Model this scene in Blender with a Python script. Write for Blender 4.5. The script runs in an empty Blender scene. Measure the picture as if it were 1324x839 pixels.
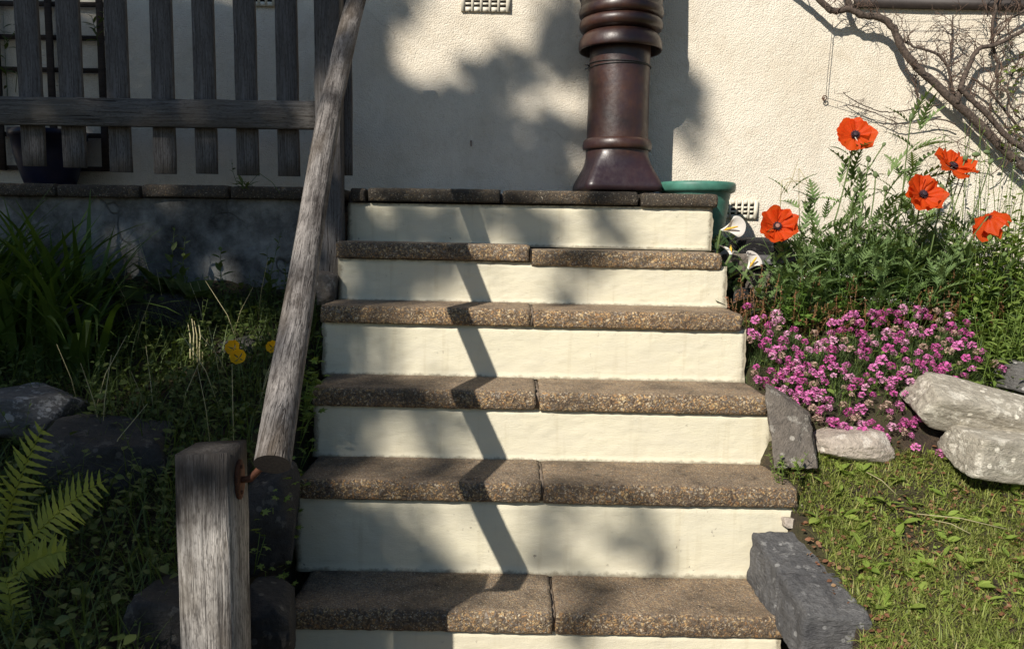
import bpy, bmesh, math, random
import numpy as np
from mathutils import Vector, Matrix, noise as mnoise
R = math.radians
rng = random.Random(7)
nrg = np.random.default_rng(7)
S = bpy.context.scene
COL = S.collection

# ------------------------------------------------------------------ camera
F, CX, CY = 1027.0, 662.0, 419.5
CAM_LOC = Vector((0, 0, 0.90))
CAM_ROT = (Matrix.Rotation(R(90 - 6.6), 3, 'X') @ Matrix.Rotation(R(1.0), 3, 'Z'))
cam = bpy.data.cameras.new('camera'); cam.sensor_width = 36.0; cam.lens = 36.0 * F / 1324.0
cam.clip_start = 0.02; cam.clip_end = 500
camo = bpy.data.objects.new('camera', cam); COL.objects.link(camo)
camo.matrix_world = Matrix.Translation(CAM_LOC) @ CAM_ROT.to_4x4()
S.camera = camo

# ------------------------------------------------------------------ sky + sun
SUN = Vector((0.80, 1.20, -1.0)).normalized()          # direction the light travels
elev = math.asin(-SUN.z); azim = math.atan2(-SUN.x, -SUN.y)
world = bpy.data.worlds.new('World'); S.world = world; world.use_nodes = True
wn = world.node_tree; wn.nodes.clear()
sky = wn.nodes.new('ShaderNodeTexSky'); sky.sky_type = 'NISHITA'; sky.sun_disc = False
sky.sun_elevation = elev; sky.sun_rotation = azim % (2 * math.pi)
sky.ozone_density = 5.0; sky.dust_density = 0.3; sky.air_density = 1.2
bg = wn.nodes.new('ShaderNodeBackground'); bg.inputs[1].default_value = 0.054
wo = wn.nodes.new('ShaderNodeOutputWorld')
wn.links.new(sky.outputs[0], bg.inputs[0]); wn.links.new(bg.outputs[0], wo.inputs[0])
sun = bpy.data.lights.new('sun', 'SUN'); sun.energy = 4.6; sun.angle = R(0.53); sun.color = (1.0, 0.94, 0.85)
suno = bpy.data.objects.new('sun', sun); COL.objects.link(suno)
suno.rotation_euler = SUN.to_track_quat('-Z', 'Y').to_euler(); suno.location = (-6, -8, 9)
S.view_settings.view_transform = 'Standard'; S.view_settings.look = 'None'
S.view_settings.exposure = 0.36; S.view_settings.gamma = 1.0; S.view_settings.use_curve_mapping = False

# ------------------------------------------------------------------ placing helpers
def ray(px, py):
    return CAM_ROT @ Vector(((px - CX) / F, -(py - CY) / F, -1.0))
def at(px, py, Y):                       # point on the vertical plane y = Y
    d = ray(px, py); return CAM_LOC + d * (Y / d.y)
def atz(px, py, z):                      # point on the level z
    d = ray(px, py); return CAM_LOC + d * ((z - CAM_LOC.z) / d.z)

def tag(o, label=None, cat=None, group=None, kind=None):
    if label: o['label'] = label
    if cat: o['category'] = cat
    if group: o['group'] = group
    if kind: o['kind'] = kind
    return o
def empty(name, loc, label=None, cat=None, group=None):
    o = bpy.data.objects.new(name, None); COL.objects.link(o); o.location = loc
    o.empty_display_size = 0.05
    return tag(o, label, cat, group)
def wmat(o):
    m = o.matrix_basis
    return (wmat(o.parent) @ o.matrix_parent_inverse @ m) if o.parent is not None else m
def link(name, me, mat=None, parent=None, smooth=False):
    if mat is not None and len(me.materials) == 0: me.materials.append(mat)
    if smooth: me.polygons.foreach_set('use_smooth', [True] * len(me.polygons))
    o = bpy.data.objects.new(name, me); COL.objects.link(o)
    if parent is not None:
        o.parent = parent
        o.matrix_parent_inverse = wmat(parent).inverted()
    return o

class Batch:
    """collects triangles/quads; build() links them as one mesh"""
    def __init__(s): s.V = []; s.T = []; s.rn = []; s.n = 0
    def add(s, V, T, M=None, rnd=None):
        V = np.asarray(V, dtype=np.float64); T = np.asarray(T, dtype=np.int64)
        if M is not None: V = V @ np.asarray(M)[:3, :3].T + np.asarray(M)[:3, 3]
        s.V.append(V); s.T.append(T + s.n); s.n += len(V)
        s.rn.append(np.full(len(V), rng.random() if rnd is None else rnd))
    def addmany(s, V, T, Ms, rnds):
        V = np.asarray(V, dtype=np.float64); T = np.asarray(T, dtype=np.int64); N = len(Ms)
        if N == 0: return
        W = np.einsum('nij,vj->nvi', Ms[:, :3, :3], V) + Ms[:, None, :3, 3]
        TT = T[None] + (np.arange(N) * len(V))[:, None, None] + s.n
        s.V.append(W.reshape(-1, 3)); s.T.append(TT.reshape(-1, 3)); s.n += N * len(V)
        s.rn.append(np.repeat(rnds, len(V)))
    def tube(s, pts, radii, sides=6, rnd=None, cap=True):
        pts = [Vector(p) for p in pts]; n = len(pts)
        if not hasattr(radii, '__len__'): radii = [radii] * n
        V = []; T = []
        up = Vector((0.13, 0.31, 0.94))
        for i, p in enumerate(pts):
            d = (pts[min(i + 1, n - 1)] - pts[max(i - 1, 0)])
            if d.length < 1e-9: d = Vector((0, 0, 1))
            d.normalize()
            a = d.cross(up)
            if a.length < 1e-3: a = d.cross(Vector((1, 0, 0)))
            a.normalize(); b = d.cross(a); up = -b if False else up
            for k in range(sides):
                t = 2 * math.pi * k / sides
                V.append(p + (a * math.cos(t) + b * math.sin(t)) * radii[i])
        for i in range(n - 1):
            for k in range(sides):
                k2 = (k + 1) % sides; o0 = i * sides; o1 = o0 + sides
                T.append((o0 + k, o1 + k, o1 + k2)); T.append((o0 + k, o1 + k2, o0 + k2))
        if cap:
            for o0, fl in ((0, 0), ((n - 1) * sides, 1)):
                for k in range(1, sides - 1):
                    T.append((o0, o0 + k, o0 + k + 1) if not fl else (o0, o0 + k + 1, o0 + k))
        s.add([tuple(v) for v in V], T, None, rnd)
    def build(s, name, mat, parent=None, smooth=False):
        V = np.concatenate(s.V) if s.V else np.zeros((0, 3)); T = np.concatenate(s.T) if s.T else np.zeros((0, 3), int)
        return link(name, tri_mesh(name, V, T, np.concatenate(s.rn) if s.rn else None), mat, parent, smooth)
def tri_mesh(name, V, T, rn=None):
    me = bpy.data.meshes.new(name); nv, nt = len(V), len(T)
    me.vertices.add(nv); me.vertices.foreach_set('co', np.ascontiguousarray(V, dtype=np.float32).ravel())
    me.loops.add(nt * 3); me.loops.foreach_set('vertex_index', np.ascontiguousarray(T, dtype=np.int32).ravel())
    me.polygons.add(nt); me.polygons.foreach_set('loop_start', np.arange(nt, dtype=np.int32) * 3)
    if rn is not None:
        a = me.attributes.new('rnd', 'FLOAT', 'POINT'); a.data.foreach_set('value', np.asarray(rn, dtype=np.float32))
    me.update(calc_edges=True); me.validate()
    return me
def grid_tris(nu, nv, wrap=False):
    T = []
    for i in range(nu - 1):
        for j in range(nv if wrap else nv - 1):
            j2 = (j + 1) % nv
            a, b, c, d = i * nv + j, (i + 1) * nv + j, (i + 1) * nv + j2, i * nv + j2
            T += [(a, b, c), (a, c, d)]
    return T
def nz(p, sc, seed=0.0):
    return mnoise.noise(Vector((p[0] * sc + seed, p[1] * sc - seed * 1.7, p[2] * sc + seed * 0.6)))
def fbm(p, sc, seed=0.0, o=4):
    v = 0; a = 1; s = sc
    for i in range(o):
        v += a * nz(p, s, seed + i * 3.1); a *= .5; s *= 2.03
    return v
def euler_ms(pos, yaw, pitch, roll, scale):
    """N matrices: template points +Y lying flat; pitch lifts the tip, yaw turns about z"""
    pos = np.asarray(pos, float); N = len(pos)
    cy, sy = np.cos(yaw), np.sin(yaw); cp, sp = np.cos(pitch), np.sin(pitch); cr, sr = np.cos(roll), np.sin(roll)
    z = np.zeros(N); o = np.ones(N)
    def m(r): return np.array(r).transpose(2, 0, 1)
    Rz = m([[cy, -sy, z], [sy, cy, z], [z, z, o]]); Rx = m([[o, z, z], [z, cp, -sp], [z, sp, cp]]); Ry = m([[cr, z, sr], [z, o, z], [-sr, z, cr]])
    Q = Rz @ Rx @ Ry
    sc = np.asarray(scale, float)
    Q = Q * (sc[:, None, None] if sc.ndim == 1 else sc[:, None, :])
    M = np.zeros((N, 4, 4)); M[:, :3, :3] = Q; M[:, :3, 3] = pos; M[:, 3, 3] = 1
    return M
def box(b, lo, hi, rnd=None):
    x0, y0, z0 = lo; x1, y1, z1 = hi
    V = [(x0, y0, z0), (x1, y0, z0), (x1, y1, z0), (x0, y1, z0), (x0, y0, z1), (x1, y0, z1), (x1, y1, z1), (x0, y1, z1)]
    T = []
    for q in ((0, 3, 2, 1), (4, 5, 6, 7), (0, 1, 5, 4), (1, 2, 6, 5), (2, 3, 7, 6), (3, 0, 4, 7)):
        T += [(q[0], q[1], q[2]), (q[0], q[2], q[3])]
    b.add(V, T, None, rnd)

# ------------------------------------------------------------------ material helpers
class NT:
    def __init__(s, name):
        s.m = bpy.data.materials.new(name); s.m.use_nodes = True; s.t = s.m.node_tree; s.t.nodes.clear()
        s.out = s.t.nodes.new('ShaderNodeOutputMaterial')
    def n(s, typ, ins=None, **kw):
        nd = s.t.nodes.new('ShaderNode' + typ)
        for k, v in kw.items(): setattr(nd, k, v)
        for k, v in (ins or {}).items():
            i = nd.inputs[k]
            if isinstance(v, bpy.types.NodeSocket): s.t.links.new(v, i)
            else: i.default_value = v
        return nd
    def noise(s, vec, scale, detail=4, rough=.6, dist=0): return s.n('TexNoise', {'Vector': vec, 'Scale': scale, 'Detail': detail, 'Roughness': rough, 'Distortion': dist}).outputs[0]
    def vor(s, vec, scale, feature='F1', out=0, rand=1.0):
        nd = s.n('TexVoronoi', {'Vector': vec, 'Scale': scale, 'Randomness': rand}, feature=feature); return nd.outputs[out]
    def ramp(s, fac, stops, interp='LINEAR'):
        nd = s.n('ValToRGB', {'Fac': fac}); cr = nd.color_ramp; cr.interpolation = interp
        while len(cr.elements) < len(stops): cr.elements.new(0.5)
        for e, (p, c) in zip(cr.elements, stops):
            e.position = p; e.color = (c, c, c, 1) if not hasattr(c, '__len__') else (*c, 1)
        return nd.outputs[0]
    def mix(s, fac, a, b, blend='MIX'):
        nd = s.n('Mix', {0: fac}, data_type='RGBA', blend_type=blend)
        for i, v in ((6, a), (7, b)):
            if isinstance(v, bpy.types.NodeSocket): s.t.links.new(v, nd.inputs[i])
            else: nd.inputs[i].default_value = (*v, 1)
        return nd.outputs[2]
    def math(s, op, a, b=0.0, c=None):
        nd = s.n('Math', {0: a, 1: b}, operation=op)
        return nd.outputs[0]
    def obj(s, scale=None, rot=None):
        c = s.n('TexCoord').outputs['Object']
        if scale or rot:
            mp = s.n('Mapping', {'Vector': c})
            if scale: mp.inputs['Scale'].default_value = scale
            if rot: mp.inputs['Rotation'].default_value = rot
            c = mp.outputs[0]
        return c
    def bump(s, h, strength, dist=0.01, normal=None):
        ins = {'Height': h, 'Strength': strength, 'Distance': dist}
        if normal is not None: ins['Normal'] = normal
        return s.n('Bump', ins).outputs[0]
    def attr(s, name): return s.n('Attribute', attribute_name=name).outputs['Fac']
    def bsdf(s, color, rough=.8, normal=None, **kw):
        ins = {'Base Color': color if isinstance(color, bpy.types.NodeSocket) else (*color, 1), 'Roughness': rough}
        if normal is not None: ins['Normal'] = normal
        ins.update({k.replace('_', ' '): v for k, v in kw.items()})
        nd = s.n('BsdfPrincipled', ins); s.t.links.new(nd.outputs[0], s.out.inputs[0]); return nd.outputs[0]
    def surf(s, sh): s.t.links.new(sh, s.out.inputs[0])

def leaf_mat(name, stops, trans=0.35, rough=.5, spec=.35, vein=None):
    t = NT(name); r = t.attr('rnd')
    c = t.ramp(r, stops)
    co = t.obj(); n1 = t.noise(co, 60, 2)
    c = t.mix(t.math('MULTIPLY', n1, .35), c, tuple(x * 1.5 for x in stops[-1][1]))
    p = t.n('BsdfPrincipled', {'Base Color': c, 'Roughness': rough, 'Specular IOR Level': spec}).outputs[0]
    tc = t.mix(1.0, c, (1.0, 1.0, .45), 'MULTIPLY')
    tr = t.n('BsdfTranslucent', {'Color': tc}).outputs[0]
    t.surf(t.n('MixShader', {0: trans, 1: p, 2: tr}).outputs[0]); return t.m

def m_slab(name='exposed_aggregate', moss=.46, mossc=(.060, .046, .034)):
    t = NT(name); co = t.obj()
    wob = t.n('Mix', {0: .012, 6: co, 7: t.n('TexNoise', {'Vector': co, 'Scale': 60., 'Detail': 2.}).outputs[1]}, data_type='RGBA', blend_type='LINEAR_LIGHT').outputs[2]
    v = t.n('TexVoronoi', {'Vector': wob, 'Scale': 150.}); v2 = t.n('TexVoronoi', {'Vector': wob, 'Scale': 330.})
    stops = [(0, (.10, .065, .040)), (.16, (.30, .20, .11)), (.32, (.46, .29, .13)), (.46, (.17, .145, .125)), (.58, (.58, .43, .23)), (.70, (.36, .20, .085)), (.80, (.26, .22, .18)), (.92, (.60, .51, .37))]
    p1 = t.ramp(t.n('SeparateColor', {0: v.outputs['Color']}).outputs[0], stops, 'CONSTANT')
    p2 = t.ramp(t.n('SeparateColor', {0: v2.outputs['Color']}).outputs[1], stops, 'CONSTANT')
    sel = t.n('SeparateColor', {0: v.outputs['Color']}).outputs[2]
    peb = t.mix(t.ramp(sel, [(.50, 0), (.52, 1)]), p1, p2)
    mat = t.mix(t.ramp(v.outputs['Distance'], [(.38, 0), (.62, .8)]), peb, (.11, .083, .058))
    nzz = t.n('SeparateXYZ', {0: t.n('NewGeometry').outputs['True Normal']}).outputs[2]
    fine = t.noise(co, 380, 3, .75); top = t.ramp(fine, [(.30, (.11, .085, .065)), (.50, (.27, .215, .16)), (.66, (.42, .35, .27)), (.76, (.60, .53, .43))])
    top = t.mix(.38, top, p2)
    blot = t.noise(co, 16, 5, .7)
    cover = t.math('MULTIPLY', t.ramp(nzz, [(.80, 0), (.98, 1)]), t.ramp(blot, [(.30, .45), (.6, .95)]))
    c = t.mix(cover, mat, top)
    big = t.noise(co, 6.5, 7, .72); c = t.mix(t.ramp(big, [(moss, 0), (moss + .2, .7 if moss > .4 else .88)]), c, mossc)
    blk = t.noise(co, 33, 4, .7); c = t.mix(t.ramp(blk, [(.60, 0), (.70, .75)]), c, (.045, .036, .028))
    li = t.noise(co, 190, 2, .6); c = t.mix(t.ramp(li, [(.64, 0), (.70, .75)]), c, (.60, .53, .42)); c = t.mix(t.ramp(t.noise(co, 170, 2, .6), [(.30, .8), (.37, 0)]), c, (.05, .038, .028))
    orn = t.n('ObjectInfo').outputs['Random']; c = t.mix(1.0, c, t.ramp(orn, [(0, (.80, .78, .76)), (.35, (1.06, 1.0, .92)), (.65, (.90, .92, .92)), (1, (1.10, 1.04, 1.0))]), 'MULTIPLY')
    h = t.math('SUBTRACT', t.math('MULTIPLY', fine, .55), t.math('ADD', v.outputs['Distance'], t.math('MULTIPLY', v2.outputs['Distance'], .5)))
    t.bsdf(c, .9, t.bump(h, .7, .0035)); return t.m
def m_paint():
    t = NT('cream_masonry_paint'); co = t.obj(); st = t.obj((1, 1, 3.2))
    n1 = t.noise(st, 30, 6, .65); n2 = t.noise(st, 7, 3); n3 = t.noise(co, 160, 3)
    c = t.mix(t.ramp(n2, [(.35, 0), (.7, 1)]), (.695, .64, .475), (.65, .60, .46))
    stain = t.noise(co, 9, 8, .75, .6)
    c = t.mix(t.ramp(stain, [(.62, 0), (.78, .45)]), c, (.42, .36, .25))
    pe = t.vor(t.obj((1, 1, 2.4)), 34, 'DISTANCE_TO_EDGE')
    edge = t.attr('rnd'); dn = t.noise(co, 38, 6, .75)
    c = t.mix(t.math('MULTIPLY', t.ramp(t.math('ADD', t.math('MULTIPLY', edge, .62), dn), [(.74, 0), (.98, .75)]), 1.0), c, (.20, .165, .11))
    drip = t.noise(t.obj((22, 22, 1.6)), 2.0, 4, .6); c = t.mix(t.ramp(drip, [(.55, 0), (.75, .38)]), c, (.50, .43, .28))
    chip = t.math('MULTIPLY', t.ramp(t.noise(co, 45, 5, .7), [(.66, 0), (.69, 1)]), t.ramp(t.noise(co, 6, 3), [(.5, 0), (.62, 1)]))
    c = t.mix(chip, c, (.30, .26, .20))
    bru = t.noise(t.obj((1, 1, 6)), 55, 4, .7)
    h = t.math('ADD', t.math('ADD', t.math('MULTIPLY', n1, .38), t.math('MULTIPLY', t.noise(t.obj((1, 1, 9)), 70, 5, .75), .42)), t.math('SUBTRACT', t.math('MULTIPLY', n3, .10), t.math('MULTIPLY', chip, .35)))
    t.bsdf(c, .62, t.bump(h, .5, .008), Specular_IOR_Level=.3); return t.m
def m_wall():
    t = NT('roughcast_render'); co = t.obj()
    n1 = t.noise(co, 230, 3, .7); n2 = t.noise(co, 120, 4, .65); n3 = t.noise(co, 3.0, 6, .65); n4 = t.noise(co, 1.1, 3)
    c = t.mix(t.ramp(n3, [(.35, 0), (.68, 1)]), (.785, .715, .59), (.68, .60, .475))
    c = t.mix(t.ramp(n4, [(.45, 0), (.7, .55)]), c, (.80, .745, .65))
    c = t.mix(t.ramp(t.noise(co, 26, 5, .75), [(.56, 0), (.74, .35)]), c, (.48, .38, .24))
    c = t.mix(t.ramp(t.noise(co, 7.5, 7, .75, .8), [(.50, 0), (.72, .42)]), c, (.52, .44, .32)); c = t.mix(t.ramp(t.noise(t.obj((5, 5, .8)), 1.6, 5, .7), [(.52, 0), (.75, .30)]), c, (.50, .44, .35))
    wob = t.n('Mix', {0: .06, 6: co, 7: t.n('TexNoise', {'Vector': co, 'Scale': 9.}).outputs[1]}, data_type='RGBA', blend_type='LINEAR_LIGHT').outputs[2]
    cr = t.vor(wob, 1.25, 'DISTANCE_TO_EDGE')
    crack = t.math('MULTIPLY', t.ramp(cr, [(0, 1), (.005, 0)]), t.ramp(t.noise(co, 1.7, 2), [(.52, 0), (.64, .38)]))
    c = t.mix(crack, c, (.38, .31, .22))
    spk = t.ramp(t.noise(co, 260, 2, .7), [(.60, 0), (.72, .6)]); c = t.mix(spk, c, (.36, .30, .22))
    gr = t.vor(co, 190); h = t.math('ADD', t.math('ADD', t.math('MULTIPLY', gr, -.8), t.math('MULTIPLY', n1, .45)), t.math('SUBTRACT', t.math('MULTIPLY', t.noise(co, 42, 3), .9), t.math('MULTIPLY', crack, .6)))
    t.bsdf(c, .93, t.bump(h, .6, .0065), Specular_IOR_Level=.15); return t.m
def m_oldwall():
    t = NT('mossy_old_render'); co = t.obj()
    n1 = t.noise(co, 6, 8, .72); n2 = t.noise(co, 120, 4, .7)
    c = t.ramp(n1, [(.34, (.035, .032, .028)), (.48, (.12, .118, .11)), (.62, (.23, .23, .215)), (.75, (.34, .33, .30))])
    wob = t.n('Mix', {0: .12, 6: co, 7: t.n('TexNoise', {'Vector': co, 'Scale': 6.}).outputs[1]}, data_type='RGBA', blend_type='LINEAR_LIGHT').outputs[2]
    cr = t.math('MULTIPLY', t.ramp(t.vor(wob, 2.2, 'DISTANCE_TO_EDGE'), [(0, 1), (.012, 0)]), t.ramp(t.noise(co, 2, 2), [(.45, 0), (.55, 1)])); c = t.mix(t.math('MULTIPLY', cr, .8), c, (.03, .025, .02))
    h = t.math('SUBTRACT', t.math('ADD', n1, t.math('MULTIPLY', n2, .4)), cr)
    t.bsdf(c, .95, t.bump(h, .7, .012)); return t.m
def m_wood(name, axis, base=(.30, .265, .235), dark=(.055, .045, .038), warm=(.36, .27, .17), blot=.6, top=None):
    t = NT(name)
    def ax(a, b): return tuple(b if i == axis else a for i in range(3))
    wob = t.n('Mix', {0: .010, 6: t.obj(), 7: t.n('TexNoise', {'Vector': t.obj(ax(14, 4)), 'Scale': 1., 'Detail': 2.}).outputs[1]}, data_type='RGBA', blend_type='LINEAR_LIGHT').outputs[2]
    def st(a, b): return t.n('Mapping', {'Vector': wob, 'Scale': ax(a, b)}).outputs[0]
    g = t.noise(st(95, 2.4), 1.6, 5, .7); f = t.noise(st(330, 5.0), 1.0, 3, .65); b = t.noise(st(16, 5), 1.0, 6, .7); mot = t.noise(st(260, 70), 1.0, 2, .6)
    c = t.ramp(g, [(.28, tuple(.45 * x for x in base)), (.44, tuple(.8 * x for x in base)), (.56, base), (.74, tuple(min(1, 1.35 * x) for x in base))])
    c = t.mix(t.ramp(f, [(.36, .85), (.46, 0)]), c, dark)
    c = t.mix(t.ramp(mot, [(.34, .55), (.48, 0)]), c, dark)
    c = t.mix(t.ramp(b, [(.45, 0), (.62, blot)]), c, dark)
    c = t.mix(t.ramp(t.noise(st(9, 2.5), 1.0, 3), [(.5, 0), (.72, .4)]), c, warm)
    crk = t.ramp(t.noise(st(70, 1.1), 1.0, 2, .5), [(.485, 0), (.497, 1), (.503, 1), (.515, 0)]); crk = t.math('MULTIPLY', crk, t.ramp(t.noise(st(12, 2.0), 1.0, 2), [(.5, 0), (.6, .9)]))
    c = t.mix(crk, c, tuple(.35 * x for x in dark))
    kn = t.n('TexVoronoi', {'Vector': st(11, 3.0), 'Scale': 1.}); c = t.mix(t.ramp(kn.outputs['Distance'], [(.06, .9), (.13, 0)]), c, tuple(.5 * x for x in dark))
    if top:
        zz = t.n('SeparateXYZ', {0: t.obj()}).outputs[2]; c = t.mix(t.math('MULTIPLY', t.ramp(t.math('ADD', zz, t.math('MULTIPLY', b, .10)), [(top - .10, 0), (top + .04, 1)]), .8), c, dark)
    h = t.math('SUBTRACT', t.math('ADD', t.math('MULTIPLY', g, .8), t.math('ADD', f, t.math('MULTIPLY', mot, .3))), crk)
    t.bsdf(c, .85, t.bump(h, .8, .004), Specular_IOR_Level=.2); return t.m
def m_rock(name, a, b, lich, lamt, sc=1.0, bands=0):
    t = NT(name); co = t.obj((1, 1, 1 + bands))
    n1 = t.noise(co, 7 * sc, 8, .7, .4); n2 = t.noise(co, 60 * sc, 5, .7); n3 = t.noise(t.obj(), 17 * sc, 5, .7)
    c = t.mix(t.ramp(n1, [(.35, 0), (.68, 1)]), a, b)
    c = t.mix(t.ramp(n2, [(.35, .5), (.6, 0)]), c, tuple(.35 * x for x in a))
    c = t.mix(t.ramp(n3, [(.60 - lamt * .15, 0), (.64 - lamt * .1, min(1, .4 + lamt))]), c, lich)
    vv = t.vor(t.obj(), 21 * sc); spot = t.ramp(vv, [(.13, 1), (.17, 0)])
    c = t.mix(t.math('MULTIPLY', spot, min(1, .35 + lamt)), c, tuple(min(1, x * 1.25) for x in lich))
    mo = t.noise(t.obj(), 11 * sc, 4, .7); c = t.mix(t.ramp(mo, [(.66, 0), (.76, .5)]), c, (.07, .075, .03))
    h = t.math('ADD', n1, t.math('ADD', t.math('MULTIPLY', n2, .6), t.math('MULTIPLY', t.noise(co, 190 * sc, 3, .7), .22)))
    t.bsdf(c, .9, t.bump(h, .9, .02), Specular_IOR_Level=.3); return t.m
def m_soil():
    t = NT('soil_and_litter'); co = t.obj()
    n = t.noise(co, 25, 8, .75); n2 = t.noise(co, 130, 4, .7); n3 = t.noise(co, 4, 4)
    c = t.ramp(n, [(.3, (.022, .015, .010)), (.5, (.06, .040, .026)), (.68, (.13, .085, .05))])
    c = t.mix(t.ramp(n3, [(.42, 0), (.6, .6)]), c, (.085, .085, .022))
    t.bsdf(c, .95, t.bump(t.math('ADD', n, n2), 1.0, .02)); return t.m
def m_pot():
    t = NT('salt_glazed_stoneware'); co = t.obj()
    n = t.noise(co, 5, 5, .6); n2 = t.noise(co, 45, 4, .65)
    c = t.ramp(n, [(.3, (.020, .011, .010)), (.5, (.05, .022, .015)), (.64, (.09, .036, .020)), (.78, (.035, .018, .022))])
    c = t.mix(t.ramp(t.noise(co, 14, 5, .7), [(.45, 0), (.66, .65)]), c, (.028, .014, .020))
    z = t.n('SeparateXYZ', {0: co}).outputs[2]
    c = t.mix(t.ramp(z, [(.11, .8), (.15, 0)]), c, (.022, .013, .018))
    t.bsdf(c, t.ramp(n2, [(.3, .28), (.7, .5)]), t.bump(t.math('ADD', n2, n), .16, .006), Specular_IOR_Level=.55, Coat_Weight=.06, Coat_Roughness=.3); return t.m
def m_plain(name, c, rough=.6, n=.25, sc=30, **kw):
    t = NT(name); co = t.obj(); x = t.noise(co, sc, 5, .65)
    col = t.mix(t.ramp(x, [(.35, 0), (.7, 1)]), tuple(v * (1 - n) for v in c), tuple(min(1, v * (1 + n)) for v in c))
    t.bsdf(col, rough, t.bump(x, .2, .004), **kw); return t.m
def m_petal(name, a, b, trans=.4):
    t = NT(name); co = t.obj(); x = t.noise(co, 70, 4, .7)
    c = t.mix(x, a, b)
    p = t.n('BsdfPrincipled', {'Base Color': c, 'Roughness': .6, 'Specular IOR Level': .2, 'Normal': t.bump(x, .35, .003)}).outputs[0]
    tr = t.n('BsdfTranslucent', {'Color': c}).outputs[0]
    t.surf(t.n('MixShader', {0: trans, 1: p, 2: tr}).outputs[0]); return t.m

M_SLAB, M_PAINT, M_WALL, M_OLD, M_SOIL, M_POT = m_slab(), m_paint(), m_wall(), m_oldwall(), m_soil(), m_pot()
M_COPING = m_slab('mossy_shaded_coping', .26, (.040, .034, .027))  # darker slab copy: moss plus the coping's shade put into the colour
M_RAIL = m_wood('weathered_pole_wood', 2, (.27, .245, .225), (.032, .026, .023), (.24, .19, .14), blot=.92)
M_POST = m_wood('weathered_post_wood', 2, (.46, .425, .385), (.045, .038, .034), (.42, .35, .26), blot=.8, top=.99)
M_ENDGRAIN = m_plain('dark_end_grain', (.035, .027, .022), .95, .5, 160)
M_FENV = m_wood('grey_picket_wood', 2, (.165, .155, .15), warm=(.2, .17, .13), blot=.35)
M_FENH = m_wood('grey_rail_wood', 0, (.155, .145, .135), warm=(.2, .17, .13), blot=.35)
M_TREL = m_wood('dark_trellis_wood', 0, (.07, .052, .042), warm=(.09, .06, .04), blot=.3)
M_SLATE = m_rock('dark_slate', (.10, .098, .10), (.19, .185, .18), (.42, .41, .39), .06, 1.1, 1.5)
M_BLACKSLATE = m_rock('black_slate', (.016, .016, .018), (.045, .044, .046), (.14, .14, .14), .12, 1.5, 3)
M_PALE = m_rock('pale_limestone', (.56, .51, .41), (.34, .30, .24), (.72, .67, .56), .5, 1.0, 1)
M_PINKROCK = m_rock('pinkish_stone', (.54, .46, .38), (.42, .36, .30), (.66, .6, .52), .4)
M_BROWNROCK = m_rock('brown_grey_stone', (.22, .185, .15), (.13, .115, .10), (.38, .35, .3), .3)
M_DARKROCK = m_rock('dark_mossy_rock', (.075, .07, .065), (.042, .040, .037), (.17, .16, .14), .1)
M_GREYROCK = m_rock('grey_rock', (.20, .19, .175), (.11, .105, .1), (.45, .43, .4), .45, 1, 2)
M_MORTAR = m_plain('mortar', (.19, .145, .105), .95, .4, 60)
M_RUST = m_plain('rusty_iron', (.12, .045, .022), .8, .5, 60, Metallic=.2)
M_WIRE = m_plain('dull_wire', (.16, .15, .14), .55, .2, 60, Metallic=.6)
M_BLACKWIRE = m_plain('black_wire', (.02, .02, .02), .5)
M_GREENPLASTIC = m_plain('green_plastic', (.06, .19, .14), .5, .25, 14)
M_BLUEPOT = m_plain('blue_glaze', (.006, .009, .038), .35, .2)
M_WHITEVENT = m_plain('painted_air_brick', (.72, .66, .53), .7, .12, 40)
M_HOLESHADE = m_plain('hole_shade_panel', (.012, .011, .010), .9)  # near-black colour standing in for shade inside the air brick holes
M_EAVESHADOW = m_plain('eave_shadow_dark', (.035, .026, .022), .6)  # dark colour standing in for shadow under the eave
M_GLASS = m_plain('dark_window_glass', (.02, .022, .025), .06)
M_BARK = m_plain('climber_bark', (.085, .062, .048), .95, .65, 110)
M_TWIG = m_plain('climber_twig', (.125, .078, .055), .85, .4, 80)
M_TREEBARK = m_plain('tree_bark', (.09, .07, .055), .9, .5, 40)

L_TREE = leaf_mat('tree_leaf', [(0, (.03, .06, .012)), (1, (.06, .11, .02))], .25)
L_DARK = leaf_mat('weed_leaf', [(0, (.05, .085, .02)), (.6, (.085, .13, .03)), (1, (.14, .165, .05))], .3)
L_BLADE = leaf_mat('arching_blade_leaf', [(0, (.045, .085, .015)), (1, (.085, .14, .025))], .3)
L_FERN = leaf_mat('fern_leaf', [(0, (.22, .27, .035)), (1, (.34, .37, .065))], .45)
L_GRASS = leaf_mat('lawn_grass', [(0, (.10, .155, .02)), (.45, (.19, .27, .038)), (.8, (.29, .35, .065)), (1, (.46, .41, .17))], .42)
L_MOSS = leaf_mat('lawn_weed_leaf', [(0, (.16, .25, .04)), (1, (.30, .38, .08))], .35)
L_LITTER = leaf_mat('dry_leaf_litter', [(0, (.10, .03, .02)), (.5, (.2, .075, .04)), (1, (.24, .16, .08))], .1)
L_POPPY = leaf_mat('poppy_leaf', [(0, (.065, .115, .035)), (.6, (.115, .185, .06)), (1, (.19, .27, .10))], .3, .55, .4)
L_BUSH = leaf_mat('bush_leaf', [(0, (.085, .15, .025)), (.6, (.15, .23, .045)), (1, (.24, .31, .08))], .35)
L_MID = leaf_mat('lobed_leaf', [(0, (.06, .12, .02)), (1, (.13, .22, .04))], .3)
L_THRIFT = leaf_mat('thrift_needles', [(0, (.05, .085, .03)), (1, (.13, .19, .065))], .15)
L_SORREL = leaf_mat('sorrel_seed', [(0, (.16, .10, .035)), (.5, (.22, .12, .05)), (1, (.30, .13, .075))], .25)
L_STRAW = leaf_mat('straw', [(0, (.30, .26, .12)), (1, (.50, .45, .26))], .2)
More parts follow.
